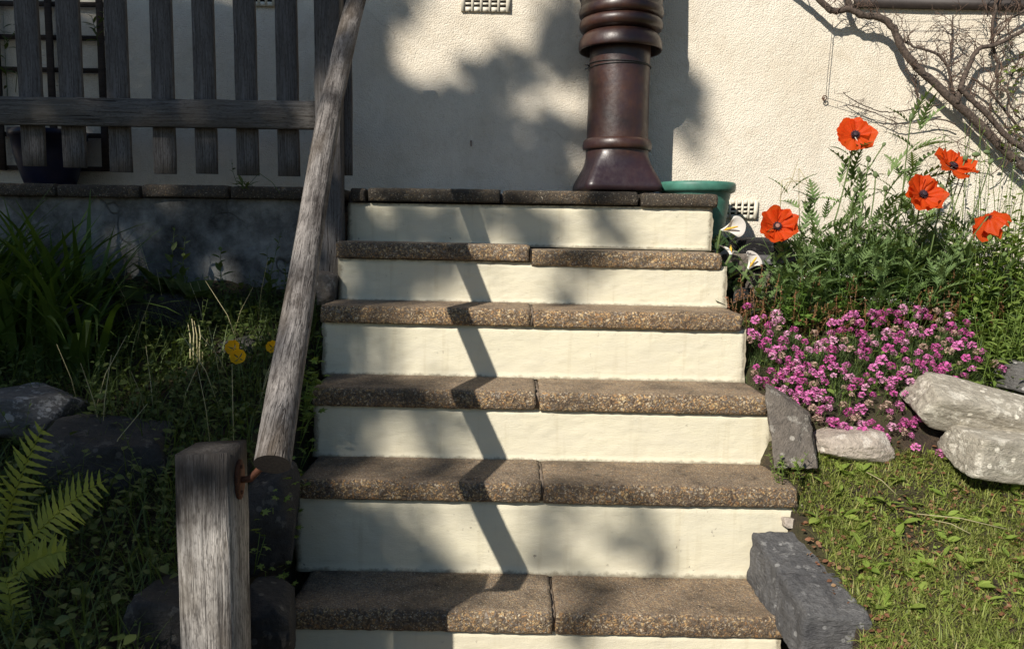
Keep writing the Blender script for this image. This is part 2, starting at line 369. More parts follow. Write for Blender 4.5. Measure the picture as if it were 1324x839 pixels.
L_LILY = leaf_mat('lily_leaf', [(0, (.018, .04, .014)), (1, (.04, .07, .022))], .2, .35)
L_STEM = leaf_mat('green_stem', [(0, (.08, .12, .035)), (1, (.13, .18, .06))], .1)
L_VINELEAF = leaf_mat('climber_leaf', [(0, (.13, .2, .04)), (1, (.22, .3, .07))], .4)
def m_poppy():
    t = NT('poppy_petal'); co = t.obj(); x = t.noise(co, 70, 4, .7); u = t.attr('rnd')
    c = t.mix(x, (.86, .13, .016), (.70, .062, .008)); c = t.mix(t.ramp(u, [(.16, .9), (.27, 0)]), c, (.05, .012, .016))
    p = t.n('BsdfPrincipled', {'Base Color': c, 'Roughness': .55, 'Specular IOR Level': .25, 'Normal': t.bump(x, .4, .003)}).outputs[0]
    t.surf(t.n('MixShader', {0: .56, 1: p, 2: t.n('BsdfTranslucent', {'Color': c}).outputs[0]}).outputs[0]); return t.m
P_RED = m_poppy()
P_DARK = m_plain('poppy_centre_dark', (.030, .012, .020), .7)
P_PINKC = m_plain('poppy_centre_pale', (.32, .16, .12), .7)
P_BUD = m_plain('poppy_bud', (.13, .18, .07), .75, .3, 120)
P_PINK = [m_petal('thrift_pale', (.78, .34, .55), (.86, .50, .66), .25), m_petal('thrift_pink', (.64, .13, .40), (.78, .30, .56), .25), m_petal('thrift_magenta', (.54, .07, .30), (.68, .17, .44), .25), m_petal('thrift_faded', (.46, .30, .24), (.56, .42, .32), .2)]
P_WHITE = m_petal('lily_white', (.82, .79, .72), (.88, .85, .78), .25)
P_YEL = m_petal('yellow_petal', (.85, .42, .008), (.90, .55, .02), .3)
P_SPADIX = m_plain('spadix', (.78, .45, .05), .7)

# ================================================================== SETTING
YW = 3.35                                    # face of the house wall
YR = {0: 1.68, 1: 1.89, 2: 2.10, 3: 2.31, 4: 2.52, 5: 2.73, 6: 2.94}   # face of riser k (carries tread k)
# tread level at its left and right end (slabs have settled unevenly)
def zline(l, r, Y):
    a, b = at(*l, Y), at(*r, Y); return (a, b)
TR = {1: zline((380, 736), (965, 747), 2.10), 2: zline((405, 589), (1000, 600), 2.31), 3: zline((415, 483), (965, 494), 2.52),
      4: zline((437, 387), (940, 397), 2.73), 5: zline((450, 313), (922, 323), 2.94), 6: zline((450, 243), (930, 249.5), 2.92)}
a, b = TR[1]; TR[0] = (a - Vector((-.02, 0, .215)), b - Vector((-.02, 0, .215)))
TR[-1] = (TR[0][0] - Vector((-.02, 0, .215)), TR[0][1] - Vector((-.02, 0, .215)))
def tz(k, x):
    a, b = TR[k]; t = (x - a.x) / (b.x - a.x); return a.z + (b.z - a.z) * t
def sm(t): t = max(0, min(1, t)); return t * t * (3 - 2 * t)
def lerp_tab(tab, y):
    if y <= tab[0][0]: return tab[0][1]
    for (a, za), (b, zb) in zip(tab, tab[1:]):
        if y <= b: return za + (zb - za) * (y - a) / (b - a)
    return tab[-1][1]
LT = [(-60, -.5), (-.1, -.5), (1.0, -.07), (1.55, .13), (2.0, .31), (2.6, .52), (2.95, .64), (3.0, .95), (70, .95)]
RT = [(-60, -.5), (-.2, -.5), (1.0, -.17), (1.6, -.012), (2.0, .11), (2.08, .145), (2.2, .22), (2.30, .27), (2.40, .36), (2.8, .62), (3.1, .76), (3.5, .80), (70, .8)]
def ground_z(x, y, rough=True):
    zl = lerp_tab(LT, y); zr = lerp_tab(RT, y)
    zs = max(-.75, min((y - 1.87) * 1.03 - .32, .60))
    if x < .1: w = sm((-.60 - x) / .08); z = zs * (1 - w) + zl * w
    else: eg = .745 if y > 2.10 else (.762 + (2.08 - y) * .04 if y > 1.66 else .76); w = sm((x - eg + .02) / .035); z = zs * (1 - w) + zr * w
    if y < .6: z = min(z, max(-.5, z))
    if rough and -3 < x < 4 and 0 < y < 3.4 and w > .5: z += .022 * fbm((x, y, 0), 4.5, 2) + .006 * nz((x, y, 0), 30)
    return z
xs = sorted(set([-70, -40, -20, -10, -6, -4.5] + [round(-3.6 + i * .12, 3) for i in range(18)] + [round(-1.44 + i * .028, 3) for i in range(130)] + [round(2.2 + .15 * i, 3) for i in range(15)] + [5, 7, 10, 20, 40, 70]))
ys = sorted(set([-70, -40, -20, -10, -5, -3, -2, -1] + [round(-.5 + i * .15, 3) for i in range(11)] + [round(1.14 + i * .028, 3) for i in range(83)] + [3.7, 5, 10, 25, 70]))
gv = [(x, y, ground_z(x, y)) for x in xs for y in ys]
gm = tri_mesh('ground', np.array(gv), np.array([(t[0], t[1], t[2]) for t in grid_tris(len(xs), len(ys))]))
ground = tag(link('ground', gm, M_SOIL, None, True), kind='structure')
ground['label'] = 'sloping brown garden soil either side of the steps'

# ---- the steps
steps = empty('garden_steps', (0.08, 2.3, -.6), 'flight of garden steps with cream painted risers and pebbly concrete treads', 'steps')
def slab_mesh(name, x0, x1, k, yf, yb, th=.056, seed=0.0, dz=0.0, rad=.017):
    """rounded nosing slab; profile runs round the section, columns along x"""
    prof = [(yb, -th), ]
    nb = 6
    for i in range(1, nb): prof.append((yb + (yf + .006 - yb) * i / nb, -th))
    prof += [(yf + .007, -th), (yf + .001, -th + .006), (yf, -th * .62), (yf, -th * .38)]
    for i in range(5):
        t = math.pi / 2 * i / 4; prof.append((yf + rad * (1 - math.cos(t)), -rad + rad * math.sin(t)))
    nt = max(4, int((yb - yf) / .013))
    for i in range(1, nt): prof.append((yf + rad + (yb - yf - rad) * i / nt, 0))
    prof.append((yb, 0)); n = len(prof); nx = max(8, int((x1 - x0) / .011)); V = []
    for i in range(nx + 1):
        u = i / nx; x = x0 + (x1 - x0) * u
        e = min(i, nx - i); ins = (.0028 if e == 0 else .0006 if e == 1 else 0)
        for (y, z) in prof:
            zz = tz(k, x) + dz + z; p = (x, y, zz)
            d = .0022 * fbm(p, 40, seed, 3) + .0012 * nz(p, 6, seed)
            chip = max(0, nz(p, 17, seed + 9) - .42) * .035 if z > -th * .7 and y < yf + .03 else 0
            if y > yb - .012: d = chip = 0
            dy = -d if y < yf + .02 else 0
            px = x + (ins if i <= 1 else -ins if i >= nx - 1 else 0)
            if e == 0: px += .004 * nz(p, 40, seed)
            top = 1 if z > -.02 else (-1 if z <= -th + .001 else 0)
            yy = y + dy + chip + (ins if y < yf + .02 else 0)
            V.append((px, yy, zz + top * d * .55 - chip * .7 - (ins if z > -.01 else 0)))
    T = grid_tris(nx + 1, n, True)
    for base, fl in ((0, 0), (nx * n, 1)):
        c = len(V); V.append(tuple(np.mean(np.array(V[base:base + n]), axis=0)))
        for j in range(n):
            j2 = (j + 1) % n; T.append((c, base + j, base + j2) if not fl else (c, base + j2, base + j))
    me = tri_mesh(name, np.array(V), np.array(T)); return me
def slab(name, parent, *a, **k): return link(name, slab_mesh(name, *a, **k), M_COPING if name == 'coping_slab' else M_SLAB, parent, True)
def riser(k, x0, x1, zb_off=-.004, top_off=.056):
    """painted face between tread k-1 and the slab of tread k"""
    Y = YR[k]; nx = int((x1 - x0) / .009); nzv = 22; V = []; RN = []
    for i in range(nx + 1):
        x = x0 + (x1 - x0) * i / nx; zt = tz(k, x) - top_off + .003; zb = tz(k - 1, x) + zb_off
        for j in range(nzv + 1):
            v = j / nzv; z = zb + (zt - zb) * v; p = (x, Y, z)
            e = min(i, nx - i)
            d = .0030 * fbm(p, 6, k * 2.2, 3) + .0010 * nz((x * .5, Y, z * 1.6), 60, k)
            lump = .0035 * max(0, nz((x, Y, z * 2), 22, k + 5) - .3)
            edge = .007 * (1 if e == 0 else .3 if e == 1 else 0)
            under = -.006 * (v > .93) * (1 + nz(p, 35)) + .004 * (v < .05)
            xx = x + (.006 * fbm((0, 0, z), 22, k + (3 if i else 1)) if e == 0 else 0)
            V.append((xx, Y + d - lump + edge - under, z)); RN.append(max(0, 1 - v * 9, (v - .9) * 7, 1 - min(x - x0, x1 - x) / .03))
    # returns: sides going back, so the block is closed
    n = nzv + 1; T = grid_tris(nx + 1, n)
    T = [(a, c, b) for a, b, c in T] if False else T
    for col in (0, nx):
        base = len(V)
        for j in range(n): V.append((V[col * n + j][0], Y + .205, V[col * n + j][2])); RN.append(.6)
        for j in range(n - 1):
            q = (col * n + j, col * n + j + 1, base + j + 1, base + j)
            T += [(q[0], q[1], q[2]), (q[0], q[2], q[3])]
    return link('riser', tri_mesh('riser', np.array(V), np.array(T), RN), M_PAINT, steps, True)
def px_x(px, py, Y): return at(px, py, Y).x
EX = {1: (372, 1024, 818, 1.87), 2: (384, 1033, 645, 2.08), 3: (402, 995, 522, 2.29), 4: (413, 962, 407, 2.50), 5: (433, 935, 330, 2.71)}
JX = {1: 716, 2: 701, 3: 695, 4: 688, 5: 686}
RX = {1: (372, 1010, 836, 1.89), 2: (381, 1041, 700, 2.10), 3: (405, 1000, 560, 2.31), 4: (416, 965, 455, 2.52), 5: (437, 941, 370, 2.73), 6: (449, 922, 290, 2.94)}
for k in range(1, 6):
    l, r, py, Y = EX[k]; x0, x1 = px_x(l, py, Y), px_x(r, py, Y); xj = px_x(JX[k], py, Y)
    g = (.0015, .002, .0035, .002, .0018)[k - 1]
    yb = YR[k + 1] + .045
    slab('tread_slab', steps, x0, xj - g, k, Y, yb, seed=k * 4.1, dz=(.006 if k == 5 else .001))
    slab('tread_slab', steps, xj + g, x1, k, Y + (.005 if k == 5 else .002), yb, seed=k * 4.1 + 2, dz=(-.008 if k == 5 else -.001))
    mb = Batch(); zj = tz(k, xj)
    box(mb, (xj - g - .002, Y + (.006 if k == 4 else .016), zj - .052), (xj + g + .002, yb - .01, zj - (.004 if k in (2, 4) else .007)))
    mb.build('mortar_joint', M_MORTAR, steps)
for k, x0, x1 in ((0, px_x(365, 830, 1.8), px_x(1030, 830, 1.8)), (-1, px_x(360, 830, 1.75), px_x(1035, 830, 1.75))):
    Y = 1.66 if k == 0 else 1.45; yb = Y + .26; xj = (x0 + x1) / 2
    slab('tread_slab', steps, x0, xj - .003, k, Y, yb, seed=k + 30); slab('tread_slab', steps, xj + .003, x1, k, Y, yb, seed=k + 33)
for k in range(0, 7):
    if k == 0: riser(0, px_x(366, 830, 1.8), px_x(1022, 830, 1.8)); continue
    l, r, py, Y = RX[k]; riser(k, px_x(l, py, Y), px_x(r, py, Y))
core = Batch()                                        # masonry fill behind the risers
for k in range(0, 6):
    Y = YR[k]; x0, x1 = -.56, .70
    box(core, (x0, Y + .03, -.9), (x1, YR[k + 1] + .035, min(tz(k, x0), tz(k, x1)) - .058))
core.build('masonry_core', M_MORTAR, steps)
# coping along the top of the flight
zt6 = lambda x: tz(6, x)
YF = 2.915
for i, (a, b) in enumerate(((451, 473), (474, 648), (649, 827), (828, 931))):
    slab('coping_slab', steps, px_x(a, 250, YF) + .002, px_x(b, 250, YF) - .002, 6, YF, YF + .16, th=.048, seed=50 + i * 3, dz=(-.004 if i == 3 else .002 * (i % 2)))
# white flaking lump of old paint beside tread 2
# ---- terrace (paved ledge in front of the house) and its left wall
ter = empty('terrace', (-1.2, 3.2, .6), 'narrow concrete terrace along the house above the steps', 'terrace')
tb = Batch(); ztr = tz(6, 0) - .006
xe = px_x(440, 300, YF)
box(tb, (-4.5, YF + .165, .55), (.60, YW - .002, ztr)); tb.build('paving', M_MORTAR, ter)
wl = empty('retaining_wall', (-1.6, 2.97, .6), 'stained grey rendered low wall with a cracked face below the picket fence', 'wall')
nx, nv = 260, 40; V = []
for i in range(nx + 1):
    x = -4.5 + (xe + .0 + 4.5) * (i / nx) ** .7
    for j in range(nv + 1):
        z = .50 + (zt6(x) - .045 - .50) * j / nv
        V.append((x, 2.955 + .014 * fbm((x, 0, z), 3.5, 7) + .003 * nz((x, 0, z), 40), z))
link('rendered_face', tri_mesh('rendered_face', np.array(V), np.array(grid_tris(nx + 1, nv + 1))), M_OLD, wl, True)
xl = [px_x(p, 246, YF) for p in (442, 396, 295, 180, 70, -40, -150, -260)]
for i in range(len(xl) - 1):
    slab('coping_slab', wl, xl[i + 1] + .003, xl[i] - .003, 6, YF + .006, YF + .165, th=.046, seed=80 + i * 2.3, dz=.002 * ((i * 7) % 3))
wb = Batch(); box(wb, (-4.5, 2.985, .4), (xe, YF + .16, tz(6, -4.5) - .07)); wb.build('wall_core', M_MORTAR, wl)

# ---- house
house = empty('house', (0, YW, .5), 'cream roughcast house wall behind the terrace with pale air bricks', 'house')
hb = Batch(); STRIP_PT = at(1110, 6, YW - .05); zs0 = STRIP_PT.z
wx0, wx1 = STRIP_PT.x + .05, STRIP_PT.x + 1.5
nx, nv = 230, 120; V = []
X0, X1, Z0, Z1 = -4.5, 4.2, .35, 4.2
for i in range(nx + 1):
    for j in range(nv + 1):
        x = X0 + (X1 - X0) * i / nx; z = Z0 + (Z1 - Z0) * j / nv
        V.append((x, YW + .006 * fbm((x, 0, z), 2.2, 4, 3), z))
link('wall', tri_mesh('wall', np.array(V), np.array(grid_tris(nx + 1, nv + 1))), M_WALL, house, True)
box(hb, (X0, YW + .03, Z0), (X1, YW + 4, Z1 - .01)); hb.build('house_body', M_MORTAR, house)
rb = Batch()
V = [(X0 - .3, YW - .35, 4.15), (X1 + .3, YW - .35, 4.15), (X1 + .3, YW + 2, 5.6), (X0 - .3, YW + 2, 5.6), (X0 - .3, YW + 4.35, 4.15), (X1 + .3, YW + 4.35, 4.15)]
V += [(x, y, z - .12) for x, y, z in V]
T = []
for q in ((0, 1, 2, 3), (3, 2, 5, 4), (9, 8, 7, 6), (10, 11, 8, 9), (0, 6, 7, 1), (4, 5, 11, 10), (0, 3, 9, 6), (3, 4, 10, 9), (1, 7, 8, 2), (2, 8, 11, 5)):
    T += [(q[0], q[1], q[2]), (q[0], q[2], q[3])]
rb.add(V, T); rb.build('roof', M_SLATE, house)
sb = Batch(); box(sb, (STRIP_PT.x, YW - .022, zs0), (wx1 + .1, YW + .02, zs0 + .045)); shadow_strip = sb.build('eave_shadow_strip', M_EAVESHADOW, house)  # thin dark board in place of the eave shadow line
fb = Batch()
for lo, hi in (((wx0, YW - .018, zs0 + .046), (wx0 + .06, YW + .012, zs0 + 1.1)), ((wx1 - .06, YW - .02, zs0 + .046), (wx1, YW + .012, zs0 + 1.1)), ((wx0 + .061, YW - .02, zs0 + .046), (wx1 - .061, YW + .012, zs0 + .11)), ((wx0 + .061, YW - .02, zs0 + 1.04), (wx1 - .061, YW + .012, zs0 + 1.1)), (((wx0 + wx1) / 2 - .025, YW - .018, zs0 + .111), ((wx0 + wx1) / 2 + .025, YW + .012, zs0 + 1.039))):
    box(fb, lo, hi)
win = fb.build('window_frame', M_WHITEVENT, house)
for a, b_ in ((wx0 + .061, (wx0 + wx1) / 2 - .026), ((wx0 + wx1) / 2 + .026, wx1 - .061)):
    gb = Batch(); box(gb, (a, YW - .010, zs0 + .111), (b_, YW - .004, zs0 + 1.039)); gb.build('pane', M_GLASS, win)
def air_brick(c, w, h, cols, rows, mat=M_WHITEVENT):
    b = Batch(); y0 = YW - .012; y1 = YW + .004
    fr = .012; iw, ih = w - 2 * fr, h - 2 * fr; cw, ch = iw / cols, ih / rows; hw, hh = cw * .68, ch * .55
    xs_ = [c.x - w / 2]; zs_ = [c.z - h / 2]
    for i in range(cols): x = c.x - w / 2 + fr + cw * i; xs_ += [x + (cw - hw) / 2, x + (cw + hw) / 2]
    for j in range(rows): z = c.z - h / 2 + fr + ch * j; zs_ += [z + (ch - hh) / 2, z + (ch + hh) / 2]
    xs_.append(c.x + w / 2); zs_.append(c.z + h / 2)
    for i in range(len(xs_) - 1):
        if i % 2 == 0:
            box(b, (xs_[i], y0, zs_[0]), (xs_[i + 1], y1, zs_[-1]))
        else:
            for j in range(0, len(zs_) - 1, 2): box(b, (xs_[i] - .0005, y0 + .0008, zs_[j]), (xs_[i + 1] + .0005, y1, zs_[j + 1]))
    o = b.build('air_brick', mat, house)
    d = Batch(); box(d, (c.x - w / 2 + .004, YW - .0065, c.z - h / 2 + .004), (c.x + w / 2 - .004, YW + .003, c.z + h / 2 - .004)); d.build('hole_shade_panel', M_HOLESHADE, o)  # flat dark panel behind the plate, painted as the shade in the holes
v1 = at(628, 16, YW); air_brick(Vector((v1.x, 0, v1.z + .055)), .20, .11, 5, 5)
v2 = at(345, 9, YW); air_brick(Vector((v2.x, 0, v2.z + .055)), .20, .11, 6, 5)
v3 = at(955, 271, YW); air_brick(v3, .155, .075, 5, 3)
nb = Batch(); p = at(609, 186, YW); nb.tube([p + Vector((0, .01, .012)), p + Vector((.0, -.008, .010)), p + Vector((.001, -.012, -.012))], [.003, .003, .002], 6); nb.build('rusty_nail', M_RUST, house)
# training wires fixed to the wall
def wire(pts, r=.0012, name='training_wire', y=YW - .03):
    b = Batch(); b.tube([at(px, py, y) for px, py in pts], r, 5); return b.build(name, M_WIRE, house)
wire([(1077, 28), (1074, 60), (1070, 98), (1068, 124)]); wire([(1066, 126), (1093, 134), (1125, 145), (1180, 158), (1240, 170)], .0011)
wire([(1160, 28), (1210, 28), (1275, 25), (1400, 20)], .0009); wire([(1172, 42), (1230, 41), (1290, 39), (1420, 34)], .0009)
eb = Batch(); p = at(1066, 127, YW - .02)
eb.tube([p + Vector((0, .03, 0)), p], .003, 6)
eb.tube([p + Vector((.009 * math.cos(t), -.002, .009 * math.sin(t))) for t in np.linspace(0, 6.28, 12)], .0024, 5); eb.build('wall_eye', M_RUST, house)

# ================================================================== BUILT OBJECTS
def wood_box(name, mat, parent, w, d, h, loc, rot=(0, 0, 0), taper=0.0, axis=2, seed=0, seg=14, bev=.004, top_slope=0.0):
    """a plank/post along local z (or x when axis=0) with softened, slightly wavy edges"""
    sec = []
    for sx, sy in ((-1, -1), (1, -1), (1, 1), (-1, 1)):
        c = [(sx * (w / 2), sy * (d / 2 - bev)), (sx * (w / 2 - bev), sy * (d / 2))]
        if sx * sy > 0: c.reverse()
        # order corners counter-clockwise
        sec.append(c)
    pts = []
    for c in sec: pts += c
    pts.sort(key=lambda p: math.atan2(p[1] / d, p[0] / w)); n = len(pts); V = []
    for i in range(seg + 1):
        z = h * i / seg; s = 1 - taper * i / seg
        for (x, y) in pts:
            wv = .0016 * nz((x * 9, y * 9, z), 9, seed)
            zz = z + (top_slope * (x / w) if i == seg else 0)
            V.append((x * s + wv, y * s + wv * .7, zz))
    T = [(a, c, b) for a, b, c in grid_tris(seg + 1, n, True)]
    for base, fl in ((0, 0), (seg * n, 1)):
        for k in range(1, n - 1): T.append((base, base + k + 1, base + k) if not fl else (base, base + k, base + k + 1))
    V = np.array(V)
    if axis == 0: V = V[:, [2, 1, 0]] * np.array([1, 1, 1]); T = [(a, c, b) for a, b, c in T]
    o = link(name, tri_mesh(name, V, np.array(T)), mat, parent, False)
    o.location = loc; o.rotation_euler = rot; return o

# ---- handrail: bent pole, square post, rusty plate and bolt
YP = 1.38
hr = empty('handrail', tuple(at(270, 830, 1.36) - Vector((0, 0, .3))), 'weathered round wooden handrail pole bolted to a square grey post', 'handrail')
path_px = [(352, 600, 1.37), (368, 500, 1.51), (385, 400, 1.67), (399, 310, 1.84), (413, 222, 2.02), (425, 150, 2.19), (437, 95, 2.34), (450, 40, 2.50), (462, -5, 2.64), (473, -45, 2.79)]
P = [at(*q) for q in path_px]
base = P[0]; axis_dir = (P[-1] - P[0]).normalized(); q = Vector((0, 0, 1)).rotation_difference(axis_dir); qi = q.inverted()
def cr(p0, p1, p2, p3, t): return .5 * ((2 * p1) + (p2 - p0) * t + (2 * p0 - 5 * p1 + 4 * p2 - p3) * t * t + (3 * p1 - p0 - 3 * p2 + p3) * t * t * t)
def spline(pts, n):
    out = []
    for i in range(len(pts) - 1):
        a = pts[max(i - 1, 0)]; d = pts[min(i + 2, len(pts) - 1)]
        for j in range(n): out.append(cr(a, pts[i], pts[i + 1], d, j / n))
    out.append(pts[-1]); return out
loc = [qi @ (p - base) for p in spline(P, 9)]
V = []; ns = 28
for i, c in enumerate(loc):
    u = i / (len(loc) - 1)
    for k in range(ns):
        t = 2 * math.pi * k / ns
        r = .0325 - .003 * u + .0016 * nz((math.cos(t), math.sin(t), c.z * 1.2), 2.0, 3) + .0006 * nz((math.cos(t) * 6, math.sin(t) * 6, c.z * 2), 2, 5)
        # the pole is a little flattened on its underside
        yy = math.sin(t); V.append((c.x + r * math.cos(t), c.y + r * yy * (.93 if yy < 0 else 1.0), c.z))
T = [(a, c, b) for a, b, c in grid_tris(len(loc), ns, True)]
for bs, fl in ((0, 0), ((len(loc) - 1) * ns, 1)):
    for k in range(1, ns - 1): T.append((bs, bs + k + 1, bs + k) if not fl else (bs, bs + k, bs + k + 1))
pole = link('rail_pole', tri_mesh('rail_pole', np.array(V), np.array(T)), M_RAIL, hr, True); pole.location = base; pole.rotation_euler = q.to_euler()
pole.data.materials.append(M_ENDGRAIN)
for p in pole.data.polygons[-2 * (ns - 2):]: p.use_smooth = False; p.material_index = 1
YPO = 1.35
tl, trr = at(225, 594, YPO), at(297, 594, YPO); pw = trr.x - tl.x
wood_box('post', M_POST, hr, pw, .092, 1.0, ((tl.x + trr.x) / 2, YPO + .046, tl.z - .99), (0, 0, R(-4)), seed=3, seg=30, bev=.006, top_slope=.008)
pc = at(306, 618, YPO + .05); pb = Batch()
V = []; T = []
ng = 20
for sx in (0, .005):
    for k in range(ng):
        t = 2 * math.pi * k / ng; V.append((sx, .021 * math.cos(t), .037 * math.sin(t)))
for k in range(ng):
    k2 = (k + 1) % ng; T += [(k, k2, ng + k2), (k, ng + k2, ng + k)]
for k in range(1, ng - 1): T += [(0, k + 1, k), (ng, ng + k, ng + k + 1)]
px0 = (tl.x + trr.x) / 2 + pw / 2 - .001
pb.add([(px0 + a, YPO + .044 + b_, pc.z + c) for a, b_, c in V], T)
plate = pb.build('rusty_plate', M_RUST, hr)
bb = Batch(); bb.tube([(px0, YPO + .046, pc.z - .002), (px0 + .02, YPO + .047, pc.z), tuple(P[0] + (P[1] - P[0]) * .12)], .0065, 8)
bb.build('bolt', M_RUST, hr, True)
for dz in (-.024, .024):
    sb_ = Batch(); sb_.tube([(px0 + .003, YPO + .044, pc.z + dz), (px0 + .008, YPO + .044, pc.z + dz)], [.005, .0035], 8); sb_.build('screw', M_RUST, plate)

# ---- picket fence
YFN = 2.93
pf = empty('picket_fence', tuple(at(200, 250, YFN)), 'grey weathered picket fence with a broad lower rail above the low wall', 'fence')
zbot = [(-30, 218), (45, 215), (98, 217), (157, 223), (214, 225), (268, 225), (321, 227), (374, 228), (447, 227)]
for i, (cx, py) in enumerate(zbot):
    p = at(cx, py, YFN + .02); w = (.082 if i in (1, 2) else .078) if i < 8 else .05
    wood_box('picket', M_FENV, pf, w, .02, 1.80 - p.z, (p.x, YFN + .02 + .002 * math.sin(i * 2.3), p.z), (0, R(.25 * math.sin(i * 5.1)), R(2 * math.sin(i * 3.3))), seed=i * 2, seg=10, bev=.003)
for i, (cx, py) in enumerate(((20, 214), (72, 218), (150, 222))):      # second layer of narrow boards behind the left end
    p = at(cx, py, YFN + .05)
for (la, ra, lb, rb_) in (((-160, 145), (420, 150), 0, 0),):
    a, b_ = at(-160, 141, YFN - .02), at(413, 150, YFN - .02); L = (b_ - a).length
    wood_box('lower_rail', M_FENH, pf, .098, .026, L, tuple(a), (0, -math.atan2(b_.z - a.z, b_.x - a.x), 0), axis=0, seed=9, seg=40, bev=.003)
    a2 = Vector((a.x, a.y, 1.80)); wood_box('upper_rail', M_FENH, pf, .04, .026, L, tuple(a2), (0, 0, 0), axis=0, seed=12, seg=40, bev=.003)
pp = at(427, 352, 2.86); wood_box('end_post', M_FENV, pf, .088, .088, 1.80 - pp.z + .1, (pp.x, 2.875, pp.z - .1), (0, 0, R(3)), seed=21, seg=24, bev=.005)
pp = at(-190, 352, 2.98); wood_box('end_post', M_FENV, pf, .088, .088, .9, (pp.x, 3.03, 1.0), (0, 0, R(3)), seed=22, seg=24, bev=.005)

# ---- trellis on the house wall behind the fence
tr = empty('trellis', tuple(at(60, 240, YW - .03)), 'dark wooden trellis on the house wall behind the pickets', 'trellis')
for py in (-40, 2, 45, 87, 127, 171, 214):
    a = at(-150, py, YW - .02); b_ = at(141, py, YW - .02)
    wood_box('trellis_slat', M_TREL, tr, .018, .014, b_.x - a.x, (a.x, YW - .02, a.z), (0, 0, 0), axis=0, seed=py, seg=6, bev=.002)
for cx in (-120, -58, 4, 72, 137):
    a = at(cx, 220, YW - .036); wood_box('trellis_slat', M_TREL, tr, .026, .014, 1.1, (a.x, YW - .036, a.z), (0, 0, 0), seed=cx, seg=6, bev=.002)

def lathe(prof, n=48):
    V = []; 
    for (r, z) in prof:
        for k in range(n): t = 2 * math.pi * k / n; V.append((r * math.cos(t), r * math.sin(t), z))
    return V, [(a, c, b) for a, b, c in grid_tris(len(prof), n, True)]
# ---- chimney pot
YC = 3.185
pb0 = at(796, 248, YC); k_ = YC / F * 1.006
cp = empty('chimney_pot', (pb0.x, YC, pb0.z), 'tall glazed brown chimney pot with ringed top and flared square base', 'chimney pot')
def zy(py): return (247 - py) * k_
# base: round at the top, square and flared at the foot
V = []; nb_ = 64; lev = [(247, 48, 1), (240.5, 48, 1), (239, 47.4, 1), (236, 46.8, .96), (231, 44.6, .94), (225, 42.4, .86), (218, 40.2, .72), (210, 38.9, .50), (203, 38.9, .22), (197, 39.5, 0), (190, 39.5, 0)]
for (py, r, sq) in lev:
    for k in range(nb_):
        t = 2 * math.pi * k / nb_; c, s = math.cos(t), math.sin(t)
        rs = 1 / max(abs(c), abs(s)); rs = min(rs, 1.36); rr = r * k_ * (1 + (rs - 1) * sq) * (1.0 if sq < .99 else 1.0)
        V.append((rr * c, rr * s, zy(py)))
T = [(a, c, b) for a, b, c in grid_tris(len(lev), nb_, True)]
for k in range(1, nb_ - 1): T.append((0, k + 1, k))
bs = link('square_base', tri_mesh('square_base', np.array(V), np.array(T)), M_POT, cp, False); bs.location = (pb0.x, YC, pb0.z); bs.rotation_euler = (0, 0, R(7))
def lathe_part(name, px_prof, sm_=True):
    V, T = lathe([(r * k_, zy(y)) for y, r in px_prof], 64)
    o = link(name, tri_mesh(name, np.array(V), np.array(T)), M_POT, cp, sm_); o.location = (pb0.x, YC, pb0.z); return o
lathe_part('foot_ring', [(197, 39), (196.5, 42), (194, 43.2), (190, 43.4), (186, 42.6), (183.5, 41), (182.5, 39), (182, 37.5)])
lathe_part('shaft', [(185, 38.6), (170, 38.5), (150, 38.3), (130, 38.0), (110, 37.8), (95, 37.7), (85, 37.7), (70, 37.6), (55, 37.5)])
def arc(y0, y1, r0, r1, n=7):      # a half-round roll between two heights
    return [(y0 + (y1 - y0) * (1 - math.cos(math.pi * i / n)) / 2, r0 + (r1 - r0) * math.sin(math.pi * i / n)) for i in range(n + 1)]
lathe_part('skirt_roll', [(58, 38), (71, 47.5), (75, 49.2), (76, 50.6), (74, 51.6), (70, 51.6), (65, 51), (60, 49), (57, 46.6), (55, 44), (54.5, 40)])
lathe_part('upper_roll', [(55, 38), (54, 44)] + arc(52.5, 38, 46.5, 51.6, 8) + [(37.5, 46), (37, 38)])
lathe_part('collar', [(38, 38), (37, 48.5)] + arc(36, 24, 49.5, 52.2, 7) + [(22, 50.3), (16.5, 50.0)] + arc(15.5, 8.5, 50.2, 52, 5) + [(6, 50), (0, 50), (-30, 49.5), (-60, 49), (-90, 48)] + arc(-92, -104, 49, 53, 6) + [(-106, 46), (-106, 40), (-60, 38)])
wb_ = Batch()
for y0, tilt, ph in ((93, 1.3, 0), (96, -1.0, .6)):
    wb_.tube([(pb0.x + 38.6 * k_ * math.cos(t), YC + 38.6 * k_ * math.sin(t), pb0.z + zy(y0 + tilt * math.cos(t + ph))) for t in np.linspace(0, 2 * math.pi, 40)], .0018, 5)
for y0 in (93.5, 98):
    wb_.tube([(pb0.x - 38 * k_, YC - .02, pb0.z + zy(95)), (pb0.x - 41 * k_, YC - .03, pb0.z + zy(y0)), (pb0.x - 44 * k_, YC - .03, pb0.z + zy(y0 + .5))], .0025, 5)
wb_.build('wire_strap', M_BLACKWIRE, cp)

